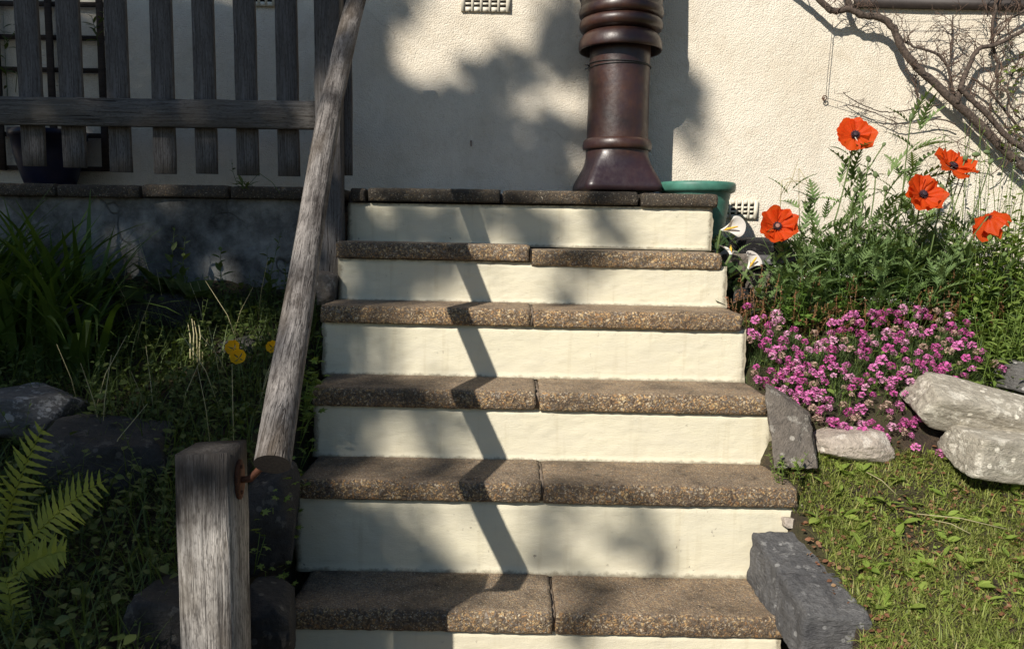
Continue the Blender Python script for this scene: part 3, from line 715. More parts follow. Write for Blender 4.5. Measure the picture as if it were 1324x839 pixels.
# ---- green plastic flower pot beside the top step
yg = 3.17; rc = at(883, 240, yg); rr = at(950, 240, yg).x
rad = .150; gx = rr - rad; gz = at(920, 237, yg).z
gp = empty('flower_pot', (gx, yg, gz - .26), 'round green plastic flower pot with a wide rim beside the top step', 'flower pot')
prof = [(0, -.25), (rad * .66, -.26), (rad * .70, -.255)]
for i in range(22):
    u = i / 21; z = -.25 + .225 * u; r = rad * (.70 + .19 * u)
    if .56 < u < .84: r += .0016 * math.sin((u - .56) / .28 * math.pi * 6)
    prof.append((r, z))
V, T = lathe(prof + [(rad * .86, -.03), (rad * .6, -.05), (0, -.05)], 56)
o = link('pot_body', tri_mesh('pot_body', np.array(V), np.array(T)), M_GREENPLASTIC, gp, True); o.location = (gx, yg, gz)
V, T = lathe([(rad * .90, -.04), (rad * .97, -.036), (rad * .995, -.028), (rad, -.012), (rad * .985, -.003), (rad * .95, 0), (rad * .9, -.004), (rad * .87, -.02), (rad * .86, -.04)], 56)
o = link('rim', tri_mesh('rim', np.array(V), np.array(T)), M_GREENPLASTIC, gp, True); o.location = (gx, yg, gz)
V, T = lathe([(rad * .865, -.032), (rad * .5, -.028), (0.001, -.03)], 40)
o = link('potting_soil', tri_mesh('potting_soil', np.array(V), np.array(T)), M_SOIL, gp, True); o.location = (gx, yg, gz)
# ---- blue pot on the terrace behind the fence
bp = at(62, 170, 3.22); zt_ = tz(6, bp.x) - .006
bo = empty('blue_pot', (bp.x, 3.22, zt_), 'dark blue glazed pot on the terrace behind the pickets', 'flower pot')
hgt = bp.z - zt_
V, T = lathe([(0, 0), (.085, 0), (.10, hgt * .2), (.125, hgt * .6), (.132, hgt * .86), (.14, hgt * .87), (.142, hgt), (.128, hgt), (.12, hgt * .88), (0.001, hgt * .86)], 40)
o = link('pot_body', tri_mesh('blue_pot_body', np.array(V), np.array(T)), M_BLUEPOT, bo, True); o.location = (bp.x, 3.22, zt_)

# ================================================================== STONES
def rock_mesh(name, dims, seed, planes=14, sub=5, flat=.0, rough=.03):
    r = random.Random(seed); bm = bmesh.new(); bmesh.ops.create_icosphere(bm, subdivisions=sub, radius=1)
    P_ = []
    for ax in range(3):
        for s in (-1, 1):
            n = Vector((0, 0, 0)); n[ax] = s
            n = (n + Vector((r.uniform(-.22, .22), r.uniform(-.22, .22), r.uniform(-.22, .22)))).normalized(); P_.append((n, r.uniform(.78, .95)))
    for i in range(planes):
        n = Vector((r.gauss(0, 1), r.gauss(0, 1), r.gauss(0, 1))).normalized(); P_.append((n, r.uniform(.95, 1.12)))
    for v in bm.verts:
        d = v.co.normalized(); ks = [dd / max(1e-3, n.dot(d)) for n, dd in P_ if n.dot(d) > .05]
        m = min(ks); soft = -math.log(sum(math.exp(-48 * (k - m)) for k in ks)) / 48 + m
        m = min(soft, 1.5)
        p = d * m
        m += rough * fbm(p, 1.6, seed) + rough * .5 * abs(fbm(p, 4.5, seed + 4))
        st_ = (p.z * 3.2 + .5 * nz(p, 1.3, seed)) % 1.0; m += .022 * (st_ - .5) * (1 - abs(d.z)) - .03 * max(0, nz(p, 5, seed + 2) - .25)
        p = d * m; v.co = Vector((p.x * dims[0] / 2, p.y * dims[1] / 2, p.z * dims[2] / 2))
    me = bpy.data.meshes.new(name); bm.to_mesh(me); bm.free()
    return me
def rock(name, c, dims, rot, seed, mat, label, planes=14, sub=5, rough=.05, cat='rock', group=None):
    o = link(name, rock_mesh(name, dims, seed, planes, sub, 0, rough), mat, None, True)
    o.location = c; o.rotation_euler = tuple(R(a) for a in rot); tag(o, label, cat, group); return o
rock('rock', at(1255, 524, 2.36), (.36, .26, .13), (8, 11, -8), 11, M_PALE, 'large pale angular rock at the foot of the pink thrift', rough=.05)
rock('rock', at(1292, 582, 2.24), (.34, .24, .14), (0, 5, 6), 12, M_PALE, 'pale blocky rock under the largest pale rock beside the lawn', rough=.045)
rock('rock', at(1330, 494, 2.50), (.20, .22, .11), (0, 16, 10), 13, M_GREYROCK, 'small dark grey rock above the pale rocks beside the greenery')
rock('rock', at(1098, 572, 2.33), (.24, .2, .09), (0, -3, 0), 14, M_PINKROCK, 'pinkish flat rock half hidden below the thrift flowers')
rock('slate', at(981, 318, 3.02), (.22, .22, .062), (4, 3, 6), 16, M_BLACKSLATE, 'black slate lying on top beside the lilies', planes=8, rough=.06, cat='slate')
rock('slate', at(993, 333, 2.99), (.19, .22, .034), (2, -4, -4), 17, M_SLATE, 'thin grey slate under the black slate', planes=8, cat='slate')
rock('slate', at(985, 345, 3.00), (.21, .2, .04), (0, 3, 6), 18, M_BLACKSLATE, 'lowest dark slate resting on a brown stone block', planes=8, cat='slate')
rock('stone', at(983, 370, 2.96), (.135, .16, .125), (0, 3, 8), 19, M_BROWNROCK, 'brown stone block under the stacked slates', planes=7, rough=.04, cat='stone')
rock('stone', at(952, 343, 2.98), (.10, .14, .10), (0, 0, 10), 20, M_BROWNROCK, 'small brown stone between the lilies and the top step', planes=7, cat='stone')
rock('stone', at(955, 392, 2.86), (.10, .14, .13), (0, 0, 10), 23, M_DARKROCK, 'dark stone wedged against the right end of the steps', planes=7, cat='stone')
rock('rock', at(30, 535, 2.08), (.26, .24, .13), (0, 6, 10), 31, M_GREYROCK, 'flat grey rock with pale flecks left of the dark boulder')
rock('boulder', at(143, 604, 1.98), (.33, .30, .25), (0, -4, 20), 32, M_DARKROCK, 'dark rounded boulder among the shaded weeds', cat='boulder')
rock('rock', at(250, 812, 1.56), (.24, .24, .20), (0, 8, 0), 33, M_DARKROCK, 'dark lichen flecked rock behind the foot of the post')
rock('rock', at(345, 800, 1.70), (.13, .24, .15), (0, 6, 14), 34, M_DARKROCK, 'dark rock beside the bottom step next to the post')
rock('rock', at(350, 668, 1.98), (.14, .30, .30), (6, 8, 6), 35, M_DARKROCK, 'tall dark rock wedged against the left end of the second riser')
rock('rock', at(226, 398, 2.74), (.25, .2, .12), (0, 4, 12), 36, M_DARKROCK, 'dark rock at the foot of the stained wall')
rock('rock', at(92, 412, 2.58), (.26, .2, .10), (0, -4, -12), 37, M_DARKROCK, 'low dark rock under the arching leaf clump')
rock('rock', at(318, 458, 2.60), (.16, .16, .13), (0, -4, -12), 38, M_DARKROCK, 'dark rock half buried behind the yellow poppies')
rock('stone', at(424, 372, 2.72), (.07, .12, .12), (0, 4, 0), 39, M_BROWNROCK, 'brown stone stub at the foot of the fence post', planes=7, cat='stone')
rock('mortar_lump', at(1028, 676, 2.095), (.075, .035, .03), (0, 10, 0), 41, M_PINKROCK, 'flaking pale mortar lump under the end of the second tread', planes=8, sub=4, cat='mortar')

# long split slate block beside the bottom step
def hexa(c8, n=(10, 14, 8), amp=.003, seed=1.0):
    """c8: corners (x-,x+)x(y front, back)x(z bottom, top) ; surface grid of a warped box"""
    c = [Vector(p) for p in c8]
    def tri(u, v, w):
        a = c[0].lerp(c[1], u); b = c[2].lerp(c[3], u); d = c[4].lerp(c[5], u); e = c[6].lerp(c[7], u)
        return a.lerp(b, v).lerp(d.lerp(e, v), w)
    bt = Batch(); 
    for ax in range(3):
        for s in (0, 1):
            o1, o2 = [i for i in range(3) if i != ax]; V = []
            for i in range(n[o1] + 1):
                for j in range(n[o2] + 1):
                    t = [0, 0, 0]; t[ax] = s; t[o1] = i / n[o1]; t[o2] = j / n[o2]
                    p = tri(*t); q_ = Vector((1 if t[0] > .5 else -1, 1 if t[1] > .5 else -1, 1 if t[2] > .5 else -1))
                    ed = sum(1 for x in t if x in (0, 1))
                    d = amp * fbm(p, 14, seed) + amp * .8 * nz(p, 45, seed) + (-.0035 if ed > 1 else 0)
                    cen = sum(c, Vector()) / 8; p = p + (p - cen).normalized() * d
                    V.append(tuple(p))
            T = grid_tris(n[o1] + 1, n[o2] + 1)
            if (s == 1) == (ax == 1): T = [(a, c_, b) for a, b, c_ in T]
            bt.add(V, T)
    return bt
tl_b, tr_b = at(972, 684, 2.08), at(1041, 684, 2.08); tl_f, tr_f = at(1043, 793, 1.73), at(1127, 803, 1.73)
bl_b, bl_f = at(966, 750, 2.06), at(1032, 862, 1.73)
br_b = tr_b + Vector((.02, 0, -.16)); br_f = tr_f + Vector((.01, .0, -.13))
fb_l, fb_r, ft_l, ft_r = at(1001, 606, 2.17), at(1057, 606, 2.17), at(988, 496, 2.27), at(1046, 536, 2.25)
bk = Vector((.035, .09, -.01)); ub = [fb_l, fb_r, fb_l + bk, fb_r + bk, ft_l, ft_r, ft_l + bk, ft_r + bk]
tag(hexa(ub, (18, 10, 26), .007, 8).build('edging_stone', M_BROWNROCK), 'brown grey stone slab leaning on edge against the third step', 'stone')
sk = empty('slate_block', tuple((bl_b + br_f) / 2), 'long dark slate block with lichen spots, cracked across, beside the bottom step', 'stone')
t = .46
def L(a, b_, u): return a.lerp(b_, u)
for (u0, u1, nm) in ((0, t - .006, 1), (t + .006, 1, 2)):
    c8 = [L(bl_f, bl_b, u0), L(br_f, br_b, u0), L(bl_f, bl_b, u1), L(br_f, br_b, u1), L(tl_f, tl_b, u0), L(tr_f, tr_b, u0), L(tl_f, tl_b, u1), L(tr_f, tr_b, u1)]
    if nm == 2: c8 = [p + Vector((0, 0, -.003)) for p in c8]
    hexa(c8, (26, 30, 20), .0065, nm * 3).build('slate_piece', M_SLATE, sk)
sb2 = hexa([L(bl_f, bl_b, .1) + Vector((.02, 0, .01)), L(br_f, br_b, .1) + Vector((-.02, 0, .01)), L(bl_f, bl_b, .9) + Vector((.02, 0, .01)), L(br_f, br_b, .9) + Vector((-.02, 0, .01)),
            L(tl_f, tl_b, .1) + Vector((.01, 0, -.012)), L(tr_f, tr_b, .1) + Vector((-.01, 0, -.012)), L(tl_f, tl_b, .9) + Vector((.01, 0, -.012)), L(tr_f, tr_b, .9) + Vector((-.01, 0, -.012))], (3, 6, 3), .001)
sb2.build('slate_core', M_BLACKSLATE, sk)

# ================================================================== PLANTS
def t_leaf(l=1.0, w=.45, fold=.12, droop=.15, n=4, shape=1.0):
    """pointed ovate leaf along +Y, folded on the midrib"""
    V = []; T = []
    for i in range(n + 1):
        u = i / n; ww = w * .5 * (math.sin(math.pi * min(1, (u * .97 + .03)) ** shape)) if 0 < i < n else .004
        z = -droop * u * u
        V += [(-ww, u * l, z + fold * ww * 2), (0, u * l, z), (ww, u * l, z + fold * ww * 2)]
    for i in range(n):
        for j in range(2):
            a = i * 3 + j; T += [(a, a + 1, a + 4), (a, a + 4, a + 3)]
    return np.array(V), np.array(T)
def t_blade(w=.01, bend=.4, n=4):
    V = []; T = []
    for i in range(n + 1):
        u = i / n; ww = w * .5 * (1 - u ** 1.6) + .0004
        V += [(-ww, math.sin(u * bend) / max(bend, .01), -(1 - math.cos(u * bend)) / max(bend, .01)), (ww, math.sin(u * bend) / max(bend, .01), -(1 - math.cos(u * bend)) / max(bend, .01))]
    for i in range(n):
        a = i * 2; T += [(a, a + 1, a + 3), (a, a + 3, a + 2)]
    return np.array(V), np.array(T)
def t_pinnate(n=9, w=.32, tooth=.6, droop=.35, fold=.25, lean=.5, r=.018):
    """deeply cut leaf: midrib strip with slanting pointed lobes either side"""
    V = []; T = []
    def zz(u): return -droop * u * u
    for i in range(n):
        u0 = .12 + .86 * i / n; u1 = .12 + .86 * (i + 1) / n
        b = len(V)
        V += [(-r, u0, zz(u0)), (r, u0, zz(u0)), (-r, u1, zz(u1)), (r, u1, zz(u1))]; T += [(b, b + 1, b + 3), (b, b + 3, b + 2)]
        L_ = w * .5 * math.sin(math.pi * min(1, .15 + .85 * (i + .5) / n) ** .8) + .02
        for s in (-1, 1):
            b = len(V); um = (u0 + u1) / 2; tip = um + L_ * lean
            V += [(s * r, u0, zz(u0)), (s * r, u1 - (u1 - u0) * .15, zz(u1)), (s * L_, tip, zz(tip) + fold * L_), (s * L_ * .55, u0 + (tip - u0) * .42 - .012, zz(um) + fold * L_ * .5)]
            T += [(b, b + 3, b + 1), (b + 3, b + 2, b + 1)] if s < 0 else [(b, b + 1, b + 3), (b + 3, b + 1, b + 2)]
    b = len(V); V += [(-.03, .97, zz(.97)), (.03, .97, zz(.97)), (0, 1.08, zz(1.08))]; T += [(b, b + 1, b + 2)]
    b = len(V); V += [(-.01, 0, 0), (.01, 0, 0), (-.016, .13, zz(.13)), (.016, .13, zz(.13))]; T += [(b, b + 1, b + 3), (b, b + 3, b + 2)]
    return np.array(V), np.array(T)
def t_lobed():
    """maple-like leaf of three to five lobes"""
    ang = [-130, -100, -72, -52, -28, 0, 28, 52, 72, 100, 130]; rad_ = [.35, .62, .40, .85, .48, 1.0, .48, .85, .40, .62, .35]
    V = [(0, 0, 0)] + [(r * math.sin(R(a)) * .62, r * math.cos(R(a)) * .62 + .3, .06 * abs(math.sin(R(a))) - .10 * r * r) for a, r in zip(ang, rad_)]
    T = [(0, i + 1, i) for i in range(1, len(ang))]
    b = len(V); V += [(0, .3, .03)]; T = [(b, i + 1, i) for i in range(1, len(ang))] + [(0, 1, b), (0, b, len(ang))]
    return np.array(V), np.array(T)
TL, TLW, TLN = t_leaf(1, .5), t_leaf(1, .72, .1, .2), t_leaf(1, .26, .15, .25)
TB, TBS = t_blade(.012, .7), t_blade(.022, .9, 5)
TPIN, TPINW, TLOB = t_pinnate(7, .42, .6, .30, .2, .6, .032), t_pinnate(8, .55, .6, .3, .2, .35), t_lobed()
def U(a, b_, n): return nrg.uniform(a, b_, n)
def scatter_pos(n, x0, x1, y0, y1, keep=None):
    out = []
    while len(out) < n:
        x, y = rng.uniform(x0, x1), rng.uniform(y0, y1)
        if keep and not keep(x, y): continue
        out.append((x, y, ground_z(x, y)))
    return np.array(out)
def fan(b, tmpl, base, n, lo, hi, spread, pitch, rnd=(0, 1), yaw0=0, jitter=.03, wscale=1.0):
    """n leaves rising from about one base point"""
    pos = np.array([[base[0] + rng.gauss(0, jitter), base[1] + rng.gauss(0, jitter), base[2] + rng.uniform(-.01, .01)] for _ in range(n)])
    s = U(lo, hi, n); sc = np.stack([s * wscale, s, s], 1)
    b.addmany(*tmpl, euler_ms(pos, yaw0 + U(-spread, spread, n), U(pitch[0], pitch[1], n), U(-.5, .5, n), sc), U(rnd[0], rnd[1], n))
def leafy_stem(b, base, top, n, size, tmpl, bend=.0, r=.0022, rnd=(0, 1), up=.25, start=.15):
    a, c = Vector(base), Vector(top); m = (a + c) / 2 + Vector((rng.gauss(0, 1), rng.gauss(0, 1), 0)) * (c - a).length * .06
    pts = [(1 - t) ** 2 * a + 2 * t * (1 - t) * m + t * t * c for t in np.linspace(0, 1, 6)]
    b.tube(pts, [r * (1 - .6 * i / 5) for i in range(6)], 4, rnd=.3)
    ps = []
    for i in range(n):
        t = start + (1 - start) * (i + rng.random() * .6) / n; t = min(t, 1); ps.append((1 - t) ** 2 * a + 2 * t * (1 - t) * m + t * t * c)
    ps = np.array([tuple(p) for p in ps]); yaw = np.arange(n) * 2.4 + rng.random() * 6
    taper = np.linspace(1.15, .6, n)
    b.addmany(*tmpl, euler_ms(ps, yaw, U(-.25, .7, n) + up, U(-.4, .4, n), U(size * .7, size * 1.25, n) * taper), U(rnd[0], rnd[1], n))

# ---- shaded weeds on the left bank (one mass nobody could count)
left_ok = lambda x, y: x < -.60 and y < 2.93
wd = Batch()
n = 17000; p = scatter_pos(n, -2.6, -.58, 1.25, 2.94, left_ok); p[:, 2] += np.abs(nrg.normal(0, .045, n))
wd.addmany(*TLW, euler_ms(p, U(0, 6.28, n), U(-.3, .7, n), U(-.6, .6, n), U(.009, .030, n)), U(0, 1, n))
n = 9000; p = scatter_pos(n, -2.6, -.58, 1.3, 2.93, left_ok)
wd.addmany(*TB, euler_ms(p, U(0, 6.28, n), U(.8, 1.6, n), U(-.3, .3, n), np.stack([U(.2, .4, n), (s := U(.05, .18, n)), s], 1)), U(0, .8, n))
for i in range(260):
    x, y = rng.uniform(-2.3, -.66), rng.uniform(1.6, 2.85); z = ground_z(x, y)
    leafy_stem(wd, (x, y, z), (x + rng.gauss(0, .04), y + rng.gauss(0, .04), z + rng.uniform(.08, .21)), rng.randint(7, 13), .024, TL, r=.0014, rnd=(0, .9))
weeds = tag(wd.build('weeds', L_DARK), 'tangled dark green weeds covering the shaded left bank', 'weeds', kind='stuff')
# dry stalks standing in the weeds
stk = Batch()
for i in range(46):
    x, y = rng.uniform(-1.9, -.66), rng.uniform(1.9, 2.8); z = ground_z(x, y); h = rng.uniform(.12, .28)
    dx, dy = rng.gauss(0, .07), rng.gauss(0, .05)
    stk.tube([(x, y, z), (x + dx * .4, y + dy * .4, z + h * .55), (x + dx, y + dy, z + h)], [.0016, .0013, .0007], 4)
tag(stk.build('dry_stalks', L_STRAW), 'thin straw coloured stalks standing in the shaded weeds', 'dry grass', kind='stuff')

# pale seed-stalk tuft catching the sun
tf = Batch()
for i, (a, b_) in enumerate((((250, 452), (248, 412)), ((255, 452), (251, 415)), ((258, 450), (257, 420)), ((262, 455), (268, 438)), ((246, 455), (243, 418)))):
    A, B_ = at(*a, 2.42), at(*b_, 2.44); tf.tube([A - Vector((0, 0, .05)), A, (A + B_) / 2 + Vector((.004, 0, 0)), B_], [.0025, .0024, .002, .0012], 5)
tag(tf.build('straw_tuft', L_STRAW), 'short tuft of pale upright straw beside the yellow poppies', 'dry grass')

# ---- arching blade clump by the fence
cl = empty('blade_clump', tuple(at(60, 330, 2.55)), 'large clump of arching strap leaves below the picket fence', 'plant')
cb = Batch()
for i in range(460):
    u = rng.random(); px = rng.uniform(-120, 120); Y = rng.uniform(2.35, 2.8)
    x = at(px, 340, Y).x; z = ground_z(x, Y)
    yaw = rng.gauss(0, 1.3); h = rng.uniform(.30, .58)
    M_ = euler_ms([(x, Y, z)], np.array([math.pi - yaw * 1.0 if rng.random() < .5 else -1.2 + rng.gauss(0, .8)]), np.array([rng.uniform(1.05, 1.6)]), np.array([rng.uniform(-.4, .4)]), np.array([[h * rng.uniform(.7, 1.5), h, h]]))
    cb.addmany(*t_blade(.045, rng.uniform(.6, 1.9), 8), M_, np.array([rng.random()]))
cb.build('leaf_blades', L_BLADE, cl)
# big basal leaves by the wall foot
dk = empty('dock_plant', tuple(at(225, 385, 2.72)), 'broad leaved dock plant at the foot of the stained wall', 'plant')
db = Batch(); q0 = at(228, 392, 2.72); fan(db, TLW, q0, 16, .09, .17, 2.6, (.4, 1.2), (0, .5), 0, .05); db.build('leaves', L_DARK, dk)
db = Batch()
for (a, b_) in (((222, 380), (226, 292)), ((345, 395), (364, 300)), ((352, 392), (345, 318)), ((238, 380), (240, 305)), ((287, 380), (286, 320))):
    A, B_ = at(*a, 2.82), at(*b_, 2.84); leafy_stem(db, A, B_, 9, .045, TL, r=.0018, rnd=(.3, .9), up=.5)
tag(db.build('leafy_stems', L_DARK, dk), kind='stuff')
# weed sprouting in the coping joint
cw = Batch(); A = at(318, 243, 2.90); fan(cw, TLN, A, 14, .03, .06, 3.1, (.2, 1.3), (.3, 1), 0, .012)
A2 = at(306, 236, 2.9); B2 = at(300, 205, 2.91); leafy_stem(cw, A2, B2, 5, .02, TL, r=.001)
cw.tube([A, at(335, 224, 2.88), at(352, 236, 2.86), at(362, 250, 2.85)], .0012, 4)
tag(cw.build('coping_weed', L_DARK), 'small spindly weed growing from the wall coping joint', 'plant')

# ---- fern, lower left
fe = empty('fern', tuple(at(-10, 830, 1.5)), 'light green toothed fern in the shade beside the grey post', 'fern')
def frond(tip, base, Y0, Y1, bow, wid, n=19, side=Vector((0, 0, 1))):
    A, B_ = at(*base, Y0), at(*tip, Y1); d = B_ - A; b = Batch(); Lg = d.length
    m = (A + B_) / 2 + bow
    def pt(t): return (1 - t) ** 2 * A + 2 * t * (1 - t) * m + t * t * B_
    pts = [pt(t) for t in np.linspace(0, 1, 14)]; b.tube(pts, [.0028 * (1 - .8 * i / 13) for i in range(14)], 5, rnd=.9)
    nrm = Vector((.15, -1, .35)).normalized()
    for i in range(n):
        t = .16 + .84 * i / n; p_ = pt(t); dr = (pt(min(1, t + .02)) - pt(t - .02)).normalized(); ln = wid * math.sin(math.pi * (.12 + .88 * (1 - t)) ** .9) * (1.0 if t < .9 else .8) + .006
        for s in (-1, 1):
            ax = dr.cross(nrm).normalized() * s; ax = (ax + dr * .42 + Vector((rng.gauss(0, .04), rng.gauss(0, .12), rng.gauss(0, .04)))).normalized()
            perp = ax.cross(nrm).normalized(); V = []; T = []; k = 7; wmax = min(.0065, Lg * .36 / n) * (.55 + .45 * ln / wid)
            for j in range(k + 1):
                u = j / k; w = wmax * (1 - u) ** .75 * (1 if j % 2 == 0 else .72); c0 = p_ + ax * ln * u - nrm * (ln * .25 * u * u)
                V += [c0 + perp * w, c0 - nrm * .0006, c0 - perp * w]
            for j in range(k):
                for q_ in range(2): a0_ = j * 3 + q_; T += [(a0_, a0_ + 1, a0_ + 4), (a0_, a0_ + 4, a0_ + 3)]
            b.add([tuple(v) for v in V], T, None, rng.random())
    b.build('frond', L_FERN, fe)
frond((137, 620), (6, 745), 1.60, 1.50, Vector((-.03, 0, .025)), .05, 17)
frond((58, 548), (-4, 745), 1.64, 1.54, Vector((-.03, 0, .01)), .046, 17)
frond((88, 712), (2, 760), 1.56, 1.44, Vector((.0, 0, .035)), .04, 13)
frond((-20, 590), (-12, 760), 1.6, 1.5, Vector((-.03, 0, .02)), .05, 15)
frond((6, 742), (12, 860), 1.52, 1.46, Vector((.02, 0, .0)), .035, 14)

# ---- leafy cranesbill fringe beside the left end of the steps
cg = empty('cranesbill', tuple(at(398, 600, 2.1)), 'cut leaved green plant squeezed between handrail and step ends', 'plant')
cgb = Batch(); 
for (px, py, Y, n, s) in ((404, 494, 2.24, 22, .032), (400, 522, 2.2, 16, .03), (402, 500, 2.26, 18, .028), (398, 540, 2.2, 16, .026), (395, 580, 2.16, 14, .026), (385, 630, 2.05, 16, .026), (378, 660, 2.0, 12, .024), (372, 690, 1.95, 10, .022), (408, 490, 2.28, 8, .03), (365, 640, 1.9, 12, .024), (340, 700, 1.8, 12, .024), (360, 740, 1.82, 12, .022), (395, 470, 2.42, 12, .026), (412, 440, 2.5, 8, .02)):
    c = at(px, py, Y)
    ps = np.array([[c.x + rng.gauss(0, .012), c.y + rng.gauss(0, .03), c.z + rng.gauss(0, .022)] for _ in range(n)])
    cgb.addmany(*TLOB, euler_ms(ps, U(-2.2, 2.2, n) + math.pi, U(.0, .8, n), U(-.5, .5, n), U(s * .7, s * 1.3, n)), U(.2, 1, n))
    for k in range(3): cgb.tube([(c.x - .03, c.y + .02, c.z - .09), tuple(Vector(ps[k]))], .001, 4)
cgb.build('leaves', L_BUSH, cg)

# ---- yellow poppies
def small_poppy(px, py, Y, rad_, label, tiltx=.0, mat=P_YEL):
    c = at(px, py, Y); e = empty('yellow_poppy', (c.x, c.y, ground_z(c.x, c.y)), label, 'flower', 'yellow poppies')
    for k in range(4):
        V = []; T = []; a0 = k * math.pi / 2 + .4
        for i in range(5):
            for j in range(7):
                u = i / 4; t = (j / 6 - .5) * 1.9; r = rad_ * (u + .02) * (1 + .06 * math.sin(j * 2.5 + k)); lift = .75 * rad_ * u * u + .10 * rad_ * math.sin(j * 2.1 + k * 2) * u
                ang = a0 + t * (.35 + .65 * u)
                V.append((r * math.cos(ang), r * math.sin(ang), lift))
        T = grid_tris(5, 7); b = Batch(); Q = Matrix.Rotation(tiltx, 3, 'Y') @ Matrix.Rotation(R(62), 3, 'X')
        b.add([tuple(c + Q @ Vector(v)) for v in V], T); b.build('petal', mat, e, True)
    b = Batch(); b.tube([c + Vector((0, .004, 0)), c + Vector((.005, .02, -.06)), c + Vector((.01, .03, ground_z(c.x, c.y) - c.z))], .0013, 5); b.build('stem', L_STEM, e)
small_poppy(303, 451, 2.24, .021, 'yellow poppy flower just above another yellow bloom', -.2)
small_poppy(309, 463, 2.22, .022, 'yellow poppy flower just below another yellow bloom', .2)
small_poppy(353, 450, 2.26, .018, 'yellow poppy flower half hidden behind the handrail pole', .3)

# ---- lawn: grass, weeds, moss and litter
def grass_ok(x, y):
    if y > 2.30: return False
    if y < 2.08: return x > tr_b.x + (tr_f.x - tr_b.x) * (2.08 - y) / .35 - .004 if y > 1.70 else x > .775
    return x > .775
def patch(x, y): return fbm((x, y, 0), 3.2, 5, 3)
lg = Batch()
n = 95000; p = scatter_pos(n, .76, 3.2, 1.15, 2.32, lambda x, y: grass_ok(x, y) and (x < .93 or patch(x, y) > -.30 + .4 * (rng.random() - .5)))
lg.addmany(*TB, euler_ms(p, U(0, 6.28, n), U(.35, 1.5, n), U(-.4, .4, n), np.stack([U(.14, .30, n), (s := U(.014, .045, n)), s], 1)), U(0, 1, n) ** 1.5)
n = 900; p = scatter_pos(n, .78, 2.6, 1.15, 2.32, lambda x, y: grass_ok(x, y) and patch(x, y) > .1)
lg.addmany(*TB, euler_ms(p, U(0, 6.28, n), U(.7, 1.5, n), U(-.4, .4, n), np.stack([U(.2, .34, n), (s := U(.05, .09, n)), s], 1)), U(0, .7, n))
tag(lg.build('grass', L_GRASS), 'short patchy sunlit grass right of the steps', 'grass', kind='stuff')
lw = Batch()
for i in range(420):
    x, y, z = scatter_pos(1, .8, 2.5, 1.2, 2.3, grass_ok)[0]; k = rng.randint(4, 7)
    fan(lw, TL if rng.random() < .6 else TLN, (x, y, z + .004), k, .016, .05, 3.14, (.05, .75), (0, 1), 0, .003)
n = 3500; p = scatter_pos(n, .8, 2.5, 1.2, 2.3, grass_ok); p[:, 2] += U(0, .012, n)
lw.addmany(*TLW, euler_ms(p, U(0, 6.28, n), U(-.2, .5, n), U(-.5, .5, n), U(.006, .015, n)), U(0, 1, n))
tag(lw.build('lawn_weeds', L_MOSS), 'small broad leaved weeds dotted through the patchy grass', 'weeds', kind='stuff')
lt = Batch(); n = 4600; p = scatter_pos(n, .765, 2.4, 1.2, 2.32, lambda x, y: x > .765 and y < 2.34 and (patch(x, y) < -.02 + .3 * (rng.random() - .5) or x < .90)); p[:, 2] += U(.002, .016, n)
lt.addmany(*TLW, euler_ms(p, U(0, 6.28, n), U(-.4, .6, n), U(-.8, .8, n), U(.005, .017, n)), U(0, 1, n))
tag(lt.build('leaf_litter', L_LITTER), 'reddish brown dry leaf litter in bare patches of grass', 'leaf litter', kind='stuff')
st = Batch()
for (a, b_) in (((1185, 664), (1302, 684)), ((1205, 672), (1255, 690)), ((1120, 610), (1160, 640))):
    A, B_ = at(a[0], a[1], 1.98), at(b_[0], b_[1], 1.93); st.tube([A, (A + B_) / 2 + Vector((0, 0, .008)), B_], .0013, 4)
tag(st.build('fallen_straw', L_STRAW), 'pale dry straw stems lying on the grass', 'dry grass', kind='stuff')
# sprig at the end of tread 2 / foot of the upright stone
sg = Batch()
for i in range(9):
    A = at(rng.uniform(1003, 1035), rng.uniform(600, 622), 2.10 + rng.uniform(0, .08)); leafy_stem(sg, A - Vector((0, 0, .02)), A + Vector((rng.gauss(0, .015), rng.gauss(0, .01), rng.uniform(.03, .06))), 8, .018, TL, r=.0012, rnd=(.5, 1))
tag(sg.build('leafy_sprig', L_BUSH), 'bright green leafy sprig at the end of the second tread', 'plant')

# ---- thrift cushion with its pink heads
th = empty('thrift_clump', tuple(at(1110, 560, 2.45)), 'low cushion of pink thrift in flower above the rocks', 'flowers')
def thrift_surface(px, py):
    """cushion: nearer towards the lower edge"""
    v = (py - 400) / 160.0; return 2.66 - .30 * max(0, min(1.2, v))
OUT = [(968, 415), (1000, 404), (1060, 428), (1090, 405), (1150, 398), (1210, 402), (1255, 415), (1276, 450), (1262, 482), (1222, 500), (1232, 530), (1200, 545), (1176, 560), (1120, 560), (1065, 545), (1040, 530), (1015, 520), (985, 505), (965, 470)]
def inside(x, y, poly):
    c = False; j = len(poly) - 1
    for i in range(len(poly)):
        xi, yi = poly[i]; xj, yj = poly[j]
        if (yi > y) != (yj > y) and x < (xj - xi) * (y - yi) / (yj - yi) + xi: c = not c
        j = i
    return c
nb2 = Batch()
needle = t_blade(.035, .8, 3)
tuf = []
while len(tuf) < 950:
    px, py = rng.uniform(955, 1285), rng.uniform(402, 585)
    if inside(px, py - (24 if 1040 < px < 1215 else 12), OUT): tuf.append(at(px, py + 8, thrift_surface(px, py) + .02))
for c in tuf:
    n = 16; s = U(.035, .07, n)
    nb2.addmany(*needle, euler_ms(np.tile([[c.x, c.y, c.z - .02]], (n, 1)) + nrg.normal(0, .006, (n, 3)), U(0, 6.28, n), U(.3, 1.5, n), U(-.3, .3, n), np.stack([s * 1.1, s, s], 1)), U(0, 1, n))
cush = Batch(); V = []
nbx, nby = 30, 16
